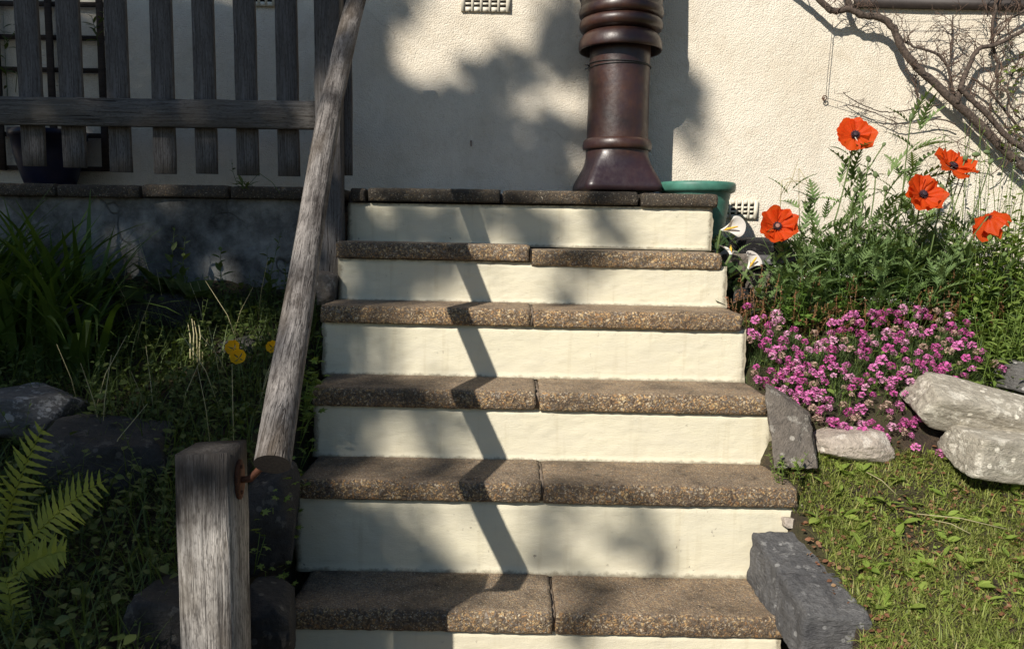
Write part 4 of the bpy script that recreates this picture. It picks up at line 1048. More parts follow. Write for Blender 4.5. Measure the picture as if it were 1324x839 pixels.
for i in range(nbx + 1):
    for j in range(nby + 1):
        px = 968 + (1270 - 968) * i / nbx; py = 425 + (545 - 425) * j / nby
        Y = thrift_surface(px, py) + .06; e = min(i, nbx - i, j, nby - j); p_ = at(px, py + 14, Y); p_ = p_ + Vector((0, .0, -.10 if e == 0 else -.02 if e == 1 else .012 * nz(p_, 14)))
        V.append(tuple(p_))
cush.add(V, grid_tris(nbx + 1, nby + 1), None, 0.1); cush.build('cushion_base', L_THRIFT, th)
nb2.build('needle_leaves', L_THRIFT, th)
# head template: little petals over a dome
hv = []; ht = []
for i in range(34):
    zf = 1 - 1.5 * (i + .5) / 34; r = math.sqrt(max(0, 1 - zf * zf)); a = i * 2.399; d = Vector((r * math.cos(a), r * math.sin(a), zf))
    s1 = d.cross(Vector((.3, .2, .9))).normalized(); s2 = d.cross(s1); b0 = len(hv)
    c = d * (.70 + .25 * ((i * 5) % 7) / 7); w = .34
    hv += [tuple(c * .5), tuple(c + s1 * w * .9 + d * .08), tuple(c * 1.28 + s2 * .12), tuple(c - s1 * w * .9 + d * .08), tuple(c + s2 * w + d * .05)]
    ht += [(b0, b0 + 1, b0 + 2), (b0, b0 + 2, b0 + 3)] if i % 2 else [(b0 + 1, b0 + 2, b0 + 4), (b0 + 2, b0 + 3, b0 + 4)]
hv = np.array(hv) * .0178; head_me = []
for k in range(4):
    me = tri_mesh('flower_head', hv * (1 if k < 3 else .85), np.array(ht)); me.materials.append(P_PINK[k]); head_me.append(me)
heads = []; stb = Batch(); tries = 0
while len(heads) < 220 and tries < 9000:
    tries += 1
    px, py = rng.uniform(955, 1285), rng.uniform(398, 575)
    if not inside(px, py, OUT): continue
    if 1070 < px < 1240 and py > 495 and rng.random() < .45: continue     # thinner below
    if px > 1060 and py > 455 and rng.random() < .45: continue
    if px < 1070 and py < 430 and px > 1010 and rng.random() < .7: continue
    if any((px - a) ** 2 + (py - b_) ** 2 < 70 for a, b_ in heads): continue
    heads.append((px, py))
heads += [(1045, 548), (1008, 508), (993, 516), (1108, 572), (1180, 548), (1178, 563), (1212, 518), (1226, 524), (966, 396), (1286, 470), (1296, 476), (1184, 578), (1216, 586), (1120, 548), (1135, 556), (1150, 540), (1166, 552), (1095, 556), (1078, 546), (1145, 566)]
for (px, py) in heads:
    c = at(px, py, thrift_surface(px, py) - .03 - rng.uniform(0, .03))
    r = rng.random(); k = 3 if r < .15 else 0 if r < .34 else 1 if r < .68 else 2
    o = bpy.data.objects.new('flower_head', head_me[k]); COL.objects.link(o); o.parent = th; o.matrix_parent_inverse = Matrix.Translation(-th.location)
    o.location = c; s = rng.uniform(.55, 1.1); o.scale = (s, s, s * .85); o.rotation_euler = (rng.gauss(.35, .3), rng.gauss(0, .3), rng.uniform(0, 6))
    stb.tube([c, c + Vector((rng.gauss(0, .006), .02, -.03)), c + Vector((rng.gauss(0, .01), .05, -.085))], .0011, 4, cap=False)
tag(stb.build('flower_stalks', L_STEM, th), kind='stuff')

# ---- sorrel and small weeds behind the thrift
so = Batch()
bed_ok = lambda x, y: x > .80 and 2.42 < y < 2.9
for i in range(170):
    px = rng.uniform(945, 1300); Y = rng.uniform(2.66, 2.80); x = at(px, 390, Y).x; z = ground_z(x, Y); h = rng.uniform(.08, .19)
    tp = Vector((x + rng.gauss(0, .02), Y + rng.gauss(0, .015), z + h)); so.tube([(x, Y, z), tuple(tp)], .001, 4, rnd=.2)
    n = 22; t = U(.35, 1, n); ps = np.array([x, Y, z]) + t[:, None] * (np.array(tp) - np.array([x, Y, z])) + nrg.normal(0, .003, (n, 3))
    so.addmany(*TLW, euler_ms(ps, U(0, 6.28, n), U(-.5, 1, n), U(-1, 1, n), U(.005, .010, n)), U(.2, 1, n))
tag(so.build('sorrel', L_SORREL), 'rusty red sorrel seed stalks behind the pink thrift', 'weeds', kind='stuff')
bw = Batch(); n = 2600; p = scatter_pos(n, .80, 3.2, 2.45, 2.98, bed_ok); p[:, 2] += np.abs(nrg.normal(.01, .03, n))
bw.addmany(*TL, euler_ms(p, U(0, 6.28, n), U(-.2, .9, n), U(-.5, .5, n), U(.014, .034, n)), U(0, 1, n))
n = 2100; p = scatter_pos(n, .80, 3.2, 2.40, 2.95, bed_ok)
bw.addmany(*TB, euler_ms(p, U(0, 6.28, n), U(.7, 1.5, n), U(-.3, .3, n), np.stack([U(.2, .35, n), (s := U(.04, .12, n)), s], 1)), U(0, 1, n))
tag(bw.build('bed_weeds', L_BUSH), 'light green weeds and grass blades filling the raised flower bed', 'weeds', kind='stuff')

# ---- poppy foliage clump
pl = empty('poppy_foliage', tuple(at(1140, 395, 2.85)), 'tall clump of dark green toothed poppy leaves against the house wall', 'plant')
plb = Batch()
for i in range(270):
    px = rng.gauss(1138, 66); Y = rng.uniform(2.74, 3.06); x = at(px, 380, Y).x; z = ground_z(x, Y) - .01
    fx = (px - 1138) / 90.0; hh = rng.uniform(.10, .34) * (1.05 - .2 * min(1.5, abs(fx)))
    leafy_stem(plb, (x, Y, z), (x + fx * .10 + rng.gauss(0, .05), Y + rng.gauss(-.02, .04), z + hh), rng.randint(7, 11), rng.uniform(.07, .125), TPIN if rng.random() < .8 else TLN, r=.0022, up=.55, start=.05)
for (bx, by, tx, ty) in ((1105, 380, 1024, 250), (1110, 370, 1056, 265), (1120, 370, 1085, 240), (1130, 370, 1098, 205), (1145, 370, 1165, 230), (1165, 370, 1178, 160), (1172, 300, 1187, 172), (1150, 370, 1225, 245), (1170, 370, 1250, 300), (1140, 380, 1140, 235), (1090, 370, 1040, 300), (1120, 380, 1010, 330), (1130, 385, 1075, 330), (1200, 370, 1275, 330)):
    A, B_ = at(bx, by, 2.93), at(tx, ty, 2.94); d = B_ - A
    for k in range(5):
        t = .25 + .75 * k / 4; c = A + d * t; fan(plb, TPIN, c, 2, .10, .19, 3.1, (.4, 1.3), (.2, 1), 0, .006, .7)
plb.build('leaves', L_POPPY, pl)
psb = Batch()
def bud(px, py, Y, ln=.02, r=.0085, ang=0.0, base=None):
    c = at(px, py, Y); V, T = lathe([(0.0005, -ln), (r * .6, -ln * .8), (r, -ln * .2), (r * .95, ln * .25), (r * .5, ln * .8), (0.0005, ln)], 14)
    o = link('bud', tri_mesh('bud', np.array(V), np.array(T)), P_BUD, pl, True); o.location = c; o.rotation_euler = (rng.uniform(-.3, .3), ang, 0)
    if base:
        A = at(*base, Y + .02); m = (A + c) / 2 + Vector((rng.gauss(0, .01), 0, .03)); psb.tube([(1 - t) ** 2 * A + 2 * t * (1 - t) * m + t * t * c for t in np.linspace(0, 1, 8)], .0022, 6)
bud(1262, 200, 2.80, .016, .0095, 1.5, (1225, 300)); bud(1276, 197, 2.82, .014, .008, 1.7); bud(1248, 205, 2.80, .012, .0085, 2.6, (1222, 290)); bud(1281, 209, 2.8, .012, .008, .6, (1250, 300))
bud(1123, 206, 2.83, .013, .0085, 2.7, (1105, 330)); bud(1132, 226, 2.82, .013, .0085, 2.8, (1115, 330)); bud(1110, 220, 2.84, .012, .007, 3.0, (1100, 330)); bud(1143, 187, 2.82, .009, .0062, .5, (1085, 300)); bud(1174, 220, 2.83, .012, .006, 1.0, (1160, 300)); bud(1218, 242, 2.79, .013, .0085, 2.5, (1200, 340)); bud(1178, 152, 2.84, .016, .007, .0, (1165, 270)); bud(1145, 244, 2.84, .013, .008, 2.6, (1135, 330)); bud(1106, 246, 2.82, .012, .008, 2.4, (1095, 330))
psb.build('bud_stalks', L_STEM, pl)

# ---- orange poppies, one thing per flower stem
def poppy(px, py, Y, rad_, facing, label, base, cup=.35, npet=6, centre=P_DARK, seed=1, crumple=.12, wide=1.0):
    r = random.Random(seed); c = at(px, py, Y); bs_ = at(*base)
    e = empty('poppy', tuple(bs_), label, 'poppy', 'orange poppies'); f = Vector(facing).normalized(); Q = Vector((0, 0, 1)).rotation_difference(f).to_matrix()
    for k in range(npet):
        inner = k >= (npet + 1) // 2; a0 = 2 * math.pi * k / ((npet + 1) // 2) + (.55 if inner else 0) + r.uniform(-.35, .35); RR = rad_ * (r.uniform(.78, .95) if inner else r.uniform(.92, 1.08)); nu, nv_ = 9, 15; V = []
        half = r.uniform(1.5, 1.75)
        cp_ = cup * r.uniform(.5, 1.4) + (.12 if inner else 0)
        for i in range(nu):
            for j in range(nv_):
                u = i / (nu - 1); t = (j / (nv_ - 1) - .5) * 2; ang = a0 + t * half * (.45 + .55 * u ** .5) * .72
                edge = 1 - .20 * abs(t) ** 3
                rr_ = RR * u * edge * (1 + .05 * math.sin(t * 9 + k * 2.2) * u)
                lift = RR * (cp_ * u ** 1.5 + crumple * u * math.sin(t * (7 + k) + k * 1.9) * 1.0 + crumple * .6 * u * math.sin(t * 17 + u * 5 + k)) - (.0 if inner else .0015)
                V.append((rr_ * math.cos(ang) * wide, rr_ * math.sin(ang), lift))
        b = Batch(); b.add([tuple(c + Q @ Vector(v)) for v in V], grid_tris(nu, nv_)); b.rn[-1] = np.repeat(np.linspace(0, 1, nu), nv_); b.build('petal', P_RED, e, True)
    V, T = lathe([(0.0005, 0), (.006, .001), (.0078, .006), (.0074, .011), (.0082, .0125), (.005, .0135), (0.0005, .014)], 14)
    b = Batch(); b.add([tuple(c + f * .004 + Q @ Vector(v) * (rad_ / .062) * .95) for v in V], T); cc = b.build('seed_head', centre, e, True)
    b = Batch()
    for i in range(46):
        a = i * 2.4; rr_ = .009 + .009 * ((i * 7) % 5) / 5; b.tube([tuple(c + f * .002 + Q @ Vector((.004 * math.cos(a), .004 * math.sin(a), .002))), tuple(c + f * .003 + Q @ Vector((rr_ * math.cos(a), rr_ * math.sin(a), .011)))], [.0006, .0018], 3)
    b.build('stamens', P_DARK, cc)
    b = Batch(); m = (bs_ + c) / 2 + Vector((r.gauss(0, .012), .01, .0)); end = c - f * .004
    b.tube([(1 - t) ** 2 * bs_ + 2 * t * (1 - t) * m + t * t * end for t in np.linspace(0, 1, 10)], .0028, 6); b.build('stem', L_STEM, e, True)
poppy(1105, 176, 2.84, .067, (-.12, -.93, .35), 'highest orange poppy, wide open and facing out from the wall', (1078, 290, 2.86), .20, 5, P_DARK, 1, .11)
poppy(1231, 217, 2.80, .073, (.25, -.62, .74), 'orange poppy with spread petals next to a cluster of green buds', (1200, 330, 2.85), .30, 5, P_DARK, 5, .12, 1.0)
poppy(1192, 253, 2.74, .073, (.12, -.9, .42), 'ruffled orange poppy with dark centre in the middle of the foliage', (1175, 370, 2.85), .30, 6, P_DARK, 3, .15)
poppy(1278, 281, 2.72, .062, (.45, .35, -.6), 'crumpled drooping orange poppy turned away on a bent stem', (1215, 370, 2.80), .75, 5, P_PINKC, 4, .2)
poppy(1004, 294, 2.80, .066, (-.05, -.93, .38), 'orange poppy with pale centre low beside the slates', (1062, 365, 2.82), .38, 6, P_PINKC, 6, .17, 1.05)

# ---- white arum lilies
def lily(px, py, Y, ln, yaw, tilt, label, base):
    c = at(px, py, Y); e = empty('arum_lily', tuple(at(*base)), label, 'lily', 'white arum lilies'); V = []; nu, nv_ = 14, 17
    Q = Matrix.Rotation(yaw, 3, 'Y') @ Matrix.Rotation(tilt, 3, 'X')
    for i in range(nu):
        u = i / (nu - 1)
        for j in range(nv_):
            t = (j / (nv_ - 1) - .5) * 2; r0 = ln * (.05 + .30 * u ** 1.3); spread = 1 + .5 * u
            a = t * math.pi * (1.05 - .52 * u); back = (1 - abs(t) ** 1.6)
            z = ln * (.72 * u + .45 * u * u * back); y = -r0 * math.cos(a) * (1 - .15 * u) ; x = r0 * math.sin(a) * spread
            y += -ln * .22 * u ** 2.5 * (abs(t) ** 2) + ln * .22 * u ** 3 * back * -1
            V.append((x, -y * .9, z))
    b = Batch(); b.add([tuple(c + Q @ Vector(v)) for v in V], grid_tris(nu, nv_)); sp = b.build('spathe', P_WHITE, e, True)
    b = Batch(); b.tube([tuple(c + Q @ Vector((0, 0, ln * t))) for t in (.15, .35, .6, .8, .84)], [ln * .05, ln * .06, ln * .055, ln * .035, .001], 8); b.build('spadix', P_SPADIX, e, True)
    b = Batch(); A = at(*base); b.tube([A, (A + c) / 2 + Vector((0, 0, .02)), c, c + Q @ Vector((0, 0, ln * .12))], [.0045, .0045, .005, ln * .06], 8); b.build('stem', L_STEM, e, True)
lily(932, 298, 2.90, .074, R(75), R(20), 'white lily right under the green pot with its flower facing right', (926, 340, 2.92))
lily(945, 330, 2.84, .076, R(20), R(-55), 'middle white lily with its folded spathe hanging over the top step end', (930, 372, 2.9))
lily(966, 349, 2.82, .07, R(38), R(-12), 'lowest white lily open to the right with yellow centre', (952, 392, 2.86))
le = empty('lily_leaves', tuple(at(940, 385, 2.85)), 'dark glossy lily leaves and stems beside the upper step ends', 'plant')
lb = Batch()
for (px, py, Y, n) in ((936, 348, 2.86, 6), (944, 372, 2.86, 8), (946, 395, 2.8, 8), (960, 400, 2.82, 7), (930, 315, 2.95, 4)):
    fan(lb, TLW, at(px, py, Y) - Vector((0, 0, .03)), n, .05, .10, 3.1, (.5, 1.4), (0, .7), 0, .015)
fan(lb, TLN, at(930, 320, 2.95), 14, .03, .06, 2.0, (.8, 1.5), (.5, 1), 0, .008)
lb.build('leaves', L_LILY, le)

# ---- leafy greenery right of the poppies, low lobed plants in front
def bush(name, label, spots, size, mat, tmpl, rnd=(0, 1), nl=11, cat='plant', flowers=0):
    e = empty(name, tuple(spots[0][0]), label, cat); b = Batch()
    for (A, B_) in spots: leafy_stem(b, A, B_, nl, size, tmpl, r=.0019, rnd=rnd)
    b.build('leaves', mat, e)
    if flowers:
        fb_ = Batch()
        for (A, B_) in spots[::flowers]:
            n = 14; ps = np.array(tuple(B_)) + nrg.normal(0, .010, (n, 3)) * np.array([1, 1, .4]); fb_.addmany(*TLW, euler_ms(ps, U(0, 6.28, n), U(-.3, .5, n), U(-.5, .5, n), U(.003, .006, n)), U(0, 1, n))
        tag(fb_.build('white_florets', P_WHITE, e), kind='stuff')
    return e
def spots(n, px0, px1, pyb, Y0, Y1, h0, h1, lean=.05):
    o = []
    for i in range(n):
        Y = rng.uniform(Y0, Y1); x = at(rng.uniform(px0, px1), pyb, Y).x; z = ground_z(x, Y); o.append((Vector((x, Y, z - .01)), Vector((x + rng.gauss(0, lean), Y + rng.gauss(-.02, lean), z + rng.uniform(h0, h1)))))
    return o
bush('leafy_bush', 'pale green leafy bush right of the drooping poppy', spots(175, 1235, 1500, 400, 2.66, 3.1, .15, .38), .044, L_BUSH, TL, nl=14, flowers=5)
bush('leafy_bush', 'bright green leaves spreading above the small grey rock', spots(115, 1258, 1500, 470, 2.46, 2.74, .08, .24), .046, L_BUSH, TLN, nl=11)
bush('wispy_shrub', 'wispy thin stemmed shrub under the bare climber', spots(40, 1225, 1400, 360, 3.0, 3.3, .35, .62, .07), .018, L_BUSH, TL, (.3, 1), 12, 'plant', 2)
bush('lobed_plant', 'low plant with lobed leaves and tiny white florets before the poppy foliage', spots(90, 1010, 1130, 400, 2.70, 2.86, .05, .20), .042, L_MID, TLOB, (0, 1), 6, 'plant', 6)
bush('lobed_plant', 'low mass of lobed leaves between the poppies and the sorrel', spots(90, 1120, 1260, 400, 2.68, 2.84, .05, .20), .040, L_MID, TLOB, (0, .9), 6, 'plant', 9)
ds = Batch()
for pts in (((1008, 330), (1009, 258), (1011, 234), (1022, 230), (1032, 240)), ((1034, 300), (1033, 260), (1033, 218)), ((1033, 218), (1042, 232), (1046, 244)), ((1014, 250), (1024, 232), (1033, 205)), ((1010, 252), (1018, 236), (1030, 234), (1050, 242)), ((1040, 262), (1046, 245), (1056, 238))):
    A = [at(a, b_, 2.95) for a, b_ in pts]; ds.tube(A, [.0016] * (len(A) - 1) + [.0008], 4)
tag(ds.build('bent_grass', L_STRAW), 'few bent dry grass stalks against the wall beside the low poppy', 'dry grass')

# ---- bare climber on the wall
cv = empty('climber', tuple(at(1330, 260, YW - .08)), 'bare twisted woody climber trained across the top of the house wall', 'climber')
def zp(zx, zy_): return (880 + zx * .3353, zy_ * .3353)
STEMS = [([(420, -90), (500, -30), (555, 20), (590, 45), (650, 36), (700, 60), (770, 70), (820, 110), (850, 180), (910, 260), (980, 322), (1050, 390), (1120, 450), (1200, 530), (1270, 600), (1340, 665), (1420, 760), (1490, 860), (1530, 1010)], .010, .0165, .075),
         ([(625, -80), (640, -10), (660, 35)], .009, .011, .07), ([(1065, 400), (1085, 320), (1110, 260), (1150, 190), (1220, 172), (1324, 120), (1450, 70)], .010, .006, .085),
         ([(1075, 335), (1120, 385), (1180, 440), (1260, 530), (1340, 590), (1430, 700), (1500, 840), (1545, 1010)], .009, .011, .10), ([(850, 150), (900, 180), (990, 210), (1030, 262), (1050, 350), (1060, 400)], .004, .006, .06),
         ([(1225, -60), (1212, 40), (1200, 150), (1222, 250), (1218, 350)], .006, .0035, .06), ([(1340, 30), (1280, 70), (1225, 100), (1190, 160)], .004, .003, .05), ([(1050, 60), (1046, 160), (1040, 230), (1030, 262)], .0022, .003, .05), ([(905, 290), (912, 350), (915, 410)], .002, .002, .05),
         ([(1000, 405), (930, 415), (850, 430), (780, 432), (700, 405), (640, 370), (628, 355)], .0028, .0012, .05), ([(1060, 480), (1000, 460), (930, 470), (850, 478), (790, 455), (720, 425), (640, 405)], .003, .001, .045), ([(1120, 300), (1190, 350), (1260, 440), (1330, 520)], .004, .005, .06),
         ([(1330, 200), (1290, 260), (1260, 350), (1290, 440), (1340, 470)], .003, .003, .07)]
def wig(p, i, s): return p + Vector((.006 * nz((i * .9, s, 0), 1), .0, .006 * nz((i * .9, s, 5), 1)))
tw = Batch(); twig_pts = []
def branch(p, d, ln, r, depth):
    pts = [p]; n = 5
    for i in range(n):
        d = (d + Vector((rng.gauss(0, .28), rng.gauss(0, .13), rng.gauss(0, .28)))).normalized(); p = p + d * ln / n
        p.y = min(p.y, YW - .012); pts.append(p)
    tw.tube(pts, [r * (1 - .6 * i / n) for i in range(n + 1)], 4)
    twig_pts.append(pts[-1])
    if depth > 0:
        for k in range(rng.randint(2, 3)):
            q_ = pts[rng.randint(1, n)]; dd = (d + Vector((rng.gauss(0, .8), rng.gauss(0, .25), rng.gauss(0, .8)))).normalized(); branch(q_, dd, ln * rng.uniform(.35, .65), r * .65, depth - 1)
for si, (pts, r0, r1, off) in enumerate(STEMS):
    W = [at(*zp(a, b_), YW - off) for a, b_ in pts]; Sp = [wig(p_, i, si) for i, p_ in enumerate(spline(W, 5))]; n = len(Sp); b = Batch()
    b.tube(Sp, [(r0 + (r1 - r0) * i / (n - 1)) * (1.12 + .3 * nz((i * .9, si, 0), 1)) for i in range(n)], 9); b.build('woody_stem', M_BARK, cv, True)
    cnt = int(n * (.34 if si < 4 else .5))
    for k in range(cnt):
        i = rng.randint(1, n - 2); d = (Sp[i + 1] - Sp[i - 1]).normalized(); upd = Vector((rng.gauss(.1, .55), rng.gauss(-.05, .25), abs(rng.gauss(.8, .5))))
        if si in (9, 10): upd = Vector((rng.gauss(0, .5), 0, rng.gauss(.15, .9)))
        branch(Sp[i].copy(), upd.normalized(), rng.uniform(.04, .13) if si not in (9, 10) else rng.uniform(.02, .06), .0022 if si not in (9, 10) else .0012, 2 if si not in (9, 10) else 1)
for i in range(44):         # tangle at the right-hand end
    p_ = at(rng.uniform(1245, 1345), rng.uniform(0, 240), YW - rng.uniform(.03, .1)); branch(p_, Vector((rng.gauss(-.2, .5), 0, rng.gauss(.5, .5))).normalized(), rng.uniform(.08, .18), .0022, 2)
tw.build('twigs', M_TWIG, cv)
vl = Batch(); ps = [p_ for p_ in twig_pts if p_.x > 1.95 and p_.z < 1.7]; rng.shuffle(ps); ps = np.array([tuple(p_) for p_ in ps[:110]]); n = len(ps)
if n: vl.addmany(*TL, euler_ms(ps, U(0, 6.28, n), U(-.6, .6, n), U(-.5, .5, n), U(.018, .036, n)), U(0, 1, n)); vl.build('new_leaves', L_VINELEAF, cv)
# trailing leaves on the trellis
tv = Batch()
for (a, b_) in (((10, 130), (4, 15)), ((20, 120), (28, 20)), ((120, 40), (150, 10)), ((5, 60), (28, 25)), ((128, 60), (118, 20))):
    leafy_stem(tv, at(*a, YW - .05), at(*b_, YW - .06), 9, .045, TLN, r=.0016, rnd=(0, .6))
tag(tv.build('trellis_creeper', L_DARK), 'thin dark creeper leaves on the trellis behind the fence', 'climber')

# ================================================================== SHADE TREE (stands behind the viewer, to the left)
tree = empty('shade_tree', (-6.2, -6.6, -.5), 'leafy tree standing off to the left whose crown dapples the steps', 'tree')
TLEAF = t_leaf(1, .62, .1, .2, 3)
tgt = []                                       # (point that lies in shade, spread, leaves)
def sh(px, py, Y, r, n): tgt.append((at(px, py, Y), r, n))
# wall dapples
for (px, py, r, n) in ((450, 40, .10, 16), (450, 140, .12, 20), (470, 215, .11, 18), (520, 190, .09, 14), (545, 225, .09, 14), (515, 10, .05, 5), (590, 150, .07, 12), (600, 205, .10, 18), (650, 185, .09, 16), (690, 215, .09, 14), (625, 95, .06, 9), (650, 65, .05, 7), (660, 95, .06, 9), (690, 100, .05, 6), (720, 70, .05, 7), (725, 30, .045, 6), (735, 55, .05, 6), (700, 165, .06, 9), (715, 190, .06, 8), (735, 165, .05, 6), (720, 235, .06, 8), (748, 95, .04, 4), (760, 170, .05, 6), (890, 110, .035, 4), (893, 140, .022, 2), (872, 172, .02, 1), (548, 68, .02, 1), (500, 120, .05, 6), (480, 80, .06, 7), (650, 240, .08, 10), (780, 60, .06, 6), (795, 20, .06, 5), (790, 190, .05, 4), (770, 120, .03, 2)): sh(px, py, YW, r, n)
for (px, py, r, n) in ((450, 10, .09, 14), (485, 15, .07, 9), (510, -25, .07, 8), (470, 70, .07, 9), (455, 110, .08, 10), (490, 140, .07, 9), (540, 150, .07, 9), (575, 165, .06, 8), (620, 150, .06, 8), (640, 215, .1, 14), (560, 215, .1, 14), (480, 195, .1, 14), (740, 15, .05, 6), (700, 130, .025, 2), (690, 180, .07, 8), (740, 235, .05, 6), (505, 122, .05, 8), (530, 132, .05, 8), (555, 134, .05, 8), (580, 128, .04, 6), (520, 118, .03, 3)): sh(px, py, YW, r, n)
# riser 6, 5, 4 ...
for (px, py, Y, r, n) in ((480, 290, 2.94, .07, 12), (530, 290, 2.94, .07, 12), (590, 290, 2.94, .06, 10), (640, 288, 2.94, .06, 9), (690, 285, 2.94, .05, 7), (700, 305, 2.94, .04, 4), (790, 295, 2.94, .045, 6), (800, 270, 2.94, .04, 4), (470, 340, 2.73, .05, 8), (500, 365, 2.73, .05, 8), (540, 350, 2.73, .05, 7), (580, 345, 2.73, .04, 6), (460, 375, 2.73, .04, 5), (610, 335, 2.72, .04, 5), (734, 375, 2.73, .022, 2), (760, 320, 2.72, .045, 5), (530, 320, 2.72, .05, 7), (470, 318, 2.72, .05, 7),
                      (425, 440, 2.52, .03, 4), (455, 430, 2.52, .025, 2), (440, 400, 2.5, .03, 3), (500, 510, 2.4, .05, 7), (540, 505, 2.4, .045, 6), (465, 522, 2.3, .05, 6), (560, 520, 2.3, .05, 6), (600, 525, 2.3, .035, 3), (550, 548, 2.31, .025, 2), (480, 582, 2.31, .025, 2), (425, 555, 2.31, .03, 4), (720, 520, 2.29, .02, 1),
                      (430, 625, 2.15, .05, 7), (520, 640, 2.1, .05, 6), (570, 620, 2.2, .04, 5), (630, 645, 2.09, .04, 4), (440, 655, 2.08, .05, 6), (740, 645, 2.08, .035, 3), (400, 690, 2.1, .05, 7), (480, 690, 2.1, .035, 4), (500, 715, 2.1, .035, 4), (560, 710, 2.1, .035, 4), (530, 700, 2.1, .03, 2), (700, 690, 2.1, .028, 2), (838, 690, 2.1, .03, 2), (420, 725, 2.1, .04, 4),
                      (420, 770, 2.0, .08, 14), (480, 765, 2.0, .07, 11), (540, 765, 2.0, .06, 9), (580, 780, 1.95, .05, 6), (430, 810, 1.87, .07, 10), (500, 805, 1.87, .06, 8), (760, 770, 2.0, .035, 3), (640, 815, 1.87, .04, 3), (740, 805, 1.87, .025, 2), (560, 750, 2.08, .04, 4)): sh(px, py, Y, r, n)
for i in range(75): sh(rng.uniform(-120, 395), rng.uniform(-60, 240), YW, .08, 6)
# solid shade over the left bank, fence and low wall
for i in range(330):
    px = rng.uniform(-330, 405); py = rng.uniform(-140, 860)
    if py < 240: Y = 2.95 if rng.random() < .5 else YW
    else:
        Y = 2.95 - (py - 240) / 600 * 1.5
    if 395 < px and py < 240: continue
    if (px - 262) ** 2 + (py - 435) ** 2 < 900 or (px - 412) ** 2 + (py - 100) ** 2 < 1100: continue
    if 215 < px < 330 and py > 690: continue
    sh(px, py, Y, .085, 7)
LIT = []
AX = SUN.cross(Vector((0, 0, 1))).normalized(); BX = SUN.cross(AX)
def uv(p): return (p.dot(AX), p.dot(BX))
for (px, py, Y, r) in ((545, 70, YW, .095), (522, 48, YW, .035), (560, 92, YW, .055), (515, 88, YW, .04), (575, 30, YW, .08), (620, 28, YW, .085), (655, 25, YW, .07), (690, 25, YW, .04), (675, 137, YW, .04), (675, 147, YW, .035), (715, 110, YW, .048), (748, 135, YW, .045), (637, 133, YW, .018), (747, 210, YW, .042), (690, 80, YW, .022),
                       (745, 290, 2.94, .055), (850, 290, 2.94, .07), (890, 290, 2.94, .08), (610, 285, 2.94, .012), (680, 362, 2.73, .06), (640, 372, 2.73, .04), (570, 375, 2.73, .03), (800, 362, 2.73, .06), (860, 362, 2.73, .08), (470, 372, 2.73, .01),
                       (500, 455, 2.52, .06), (560, 450, 2.52, .06), (700, 455, 2.52, .1), (460, 465, 2.52, .02), (590, 400, 2.5, .04), (520, 400, 2.5, .04), (480, 405, 2.5, .02), (450, 500, 2.4, .03), (640, 565, 2.31, .04), (600, 570, 2.31, .04), (520, 560, 2.31, .03), (450, 555, 2.31, .022), (700, 560, 2.31, .08), (440, 640, 2.1, .012), (490, 640, 2.1, .02),
                       (600, 700, 2.1, .035), (560, 680, 2.1, .02), (520, 680, 2.1, .012), (740, 700, 2.1, .04), (440, 680, 2.1, .012), (640, 790, 1.9, .03), (700, 790, 1.9, .05),
                       (425, 150, 2.16, .05), (413, 222, 1.99, .06), (400, 310, 1.81, .05), (388, 385, 1.66, .03), (372, 480, 1.5, .025), (360, 560, 1.40, .03), (265, 640, 1.35, .03), (265, 780, 1.35, .08), (265, 720, 1.35, .035), (412, 105, 2.83, .035), (290, 345, 2.95, .02), (255, 435, 2.42, .04), (55, 520, 2.0, .015), (500, 290, 2.94, .006), (560, 280, 2.94, .008), (640, 297, 2.94, .008), (480, 350, 2.73, .008), (535, 368, 2.73, .008), (450, 770, 2.0, .010), (520, 792, 1.9, .010), (470, 622, 2.2, .008), (545, 640, 2.1, .008), (230, 470, 2.4, .008), (180, 440, 2.45, .006), (320, 430, 2.5, .010), (110, 470, 2.4, .005), (300, 520, 2.2, .008), (60, 250, 2.75, .012), (150, 300, 2.7, .010), (40, 650, 1.6, .012), (100, 640, 1.6, .010), (200, 690, 1.7, .005), (350, 480, 2.3, .008)):
    LIT.append((*uv(at(px, py, Y)), r + .035))
LITA = np.array(LIT)
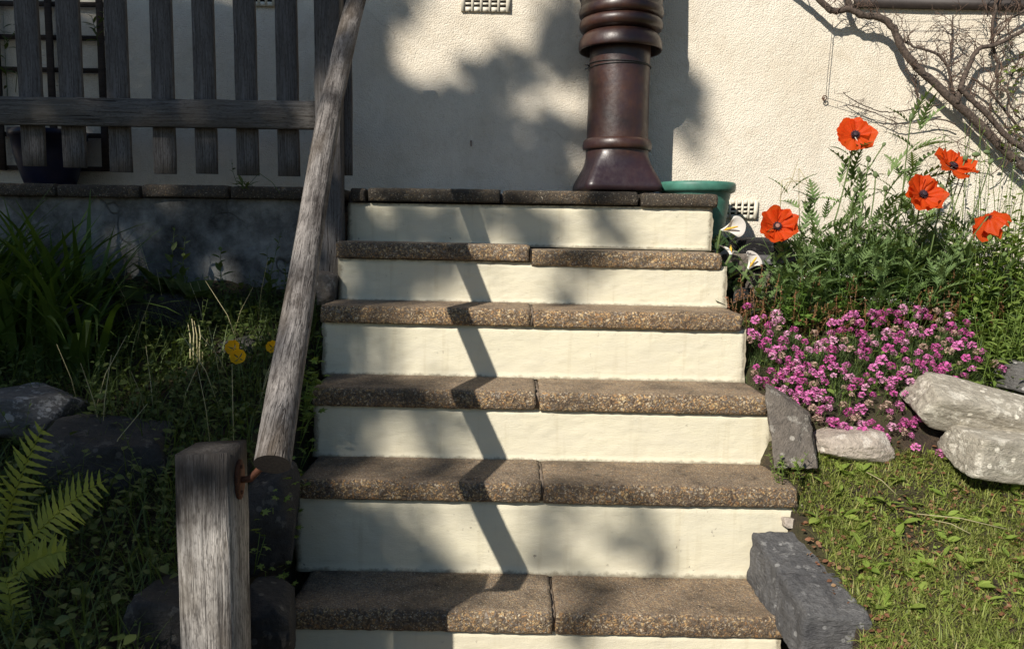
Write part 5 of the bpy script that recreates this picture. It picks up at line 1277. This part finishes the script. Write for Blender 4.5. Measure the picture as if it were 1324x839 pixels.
def keep_leaves(ps):
    u = ps @ np.array(AX); v = ps @ np.array(BX)
    d = np.hypot(u[:, None] - LITA[None, :, 0], v[:, None] - LITA[None, :, 1]); t = (ps[:, 2] - .1) / -SUN.z; hx = ps[:, 0] + SUN.x * t; hy = ps[:, 1] + SUN.y * t; return ps[(d > LITA[None, :, 2]).all(1) & ~((hx > .66) & (hy < 2.75))]
lv = Batch(); cents = []
for (P_, r, n) in tgt:
    n = int(n * 5)
    t0 = rng.uniform(8.6, 11.0); c0 = P_ - SUN * t0; cents.append(c0)
    a = SUN.cross(Vector((0, 0, 1))).normalized(); b_ = SUN.cross(a)
    ps = np.array([tuple(c0 + a * rng.gauss(0, r * .62) + b_ * rng.gauss(0, r * .62) + SUN * rng.gauss(0, .25)) for _ in range(n)]); ps = keep_leaves(ps); n = len(ps)
    lv.addmany(*TLEAF, euler_ms(ps, U(0, 6.28, n), U(-1.2, .6, n), U(-.8, .8, n), U(.08, .13, n)), U(0, 1, n))
# the rest of the crown, up and away from the sun's path to the garden
CC = Vector((-6.2, -5.6, 6.8))
for i in range(420):
    d = Vector((rng.gauss(0, 1), rng.gauss(0, 1), rng.gauss(0, .8))); c0 = CC + Vector((-.7, -.2, .5)) + d.normalized() * rng.uniform(.3, 2.2)
    hit = c0 + SUN * ((2.6 - c0.y) / SUN.y)
    if hit.x > -1.15 and hit.z < 3.4: continue
    cents.append(c0); n = 14; ps = keep_leaves(np.array(tuple(c0)) + nrg.normal(0, .13, (n, 3))); n = len(ps); lv.addmany(*TLEAF, euler_ms(ps, U(0, 6.28, n), U(-1.2, .6, n), U(-.8, .8, n), U(.06, .10, n)), U(0, 1, n))
lv.build('crown', L_TREE, tree)
tk = Batch(); b0 = Vector((-6.2, -6.6, -.55)); fork = Vector((-6.1, -6.3, 3.6))
tk.tube(spline([b0, Vector((-6.28, -6.55, .8)), Vector((-6.1, -6.45, 2.2)), fork], 5), [.24 - .004 * i for i in range(16)], 12); tk.build('trunk', M_TREEBARK, tree, True)
lm = Batch(); rng.shuffle(cents)
for c in cents[:26]:
    m = (fork + c) / 2 + Vector((0, 0, .25)); lm.tube([(1 - t) ** 2 * fork + 2 * t * (1 - t) * m + t * t * c for t in np.linspace(0, 1, 9)], [.045 - .0045 * i for i in range(9)], 6)
lm.build('limbs', M_TREEBARK, tree, True)
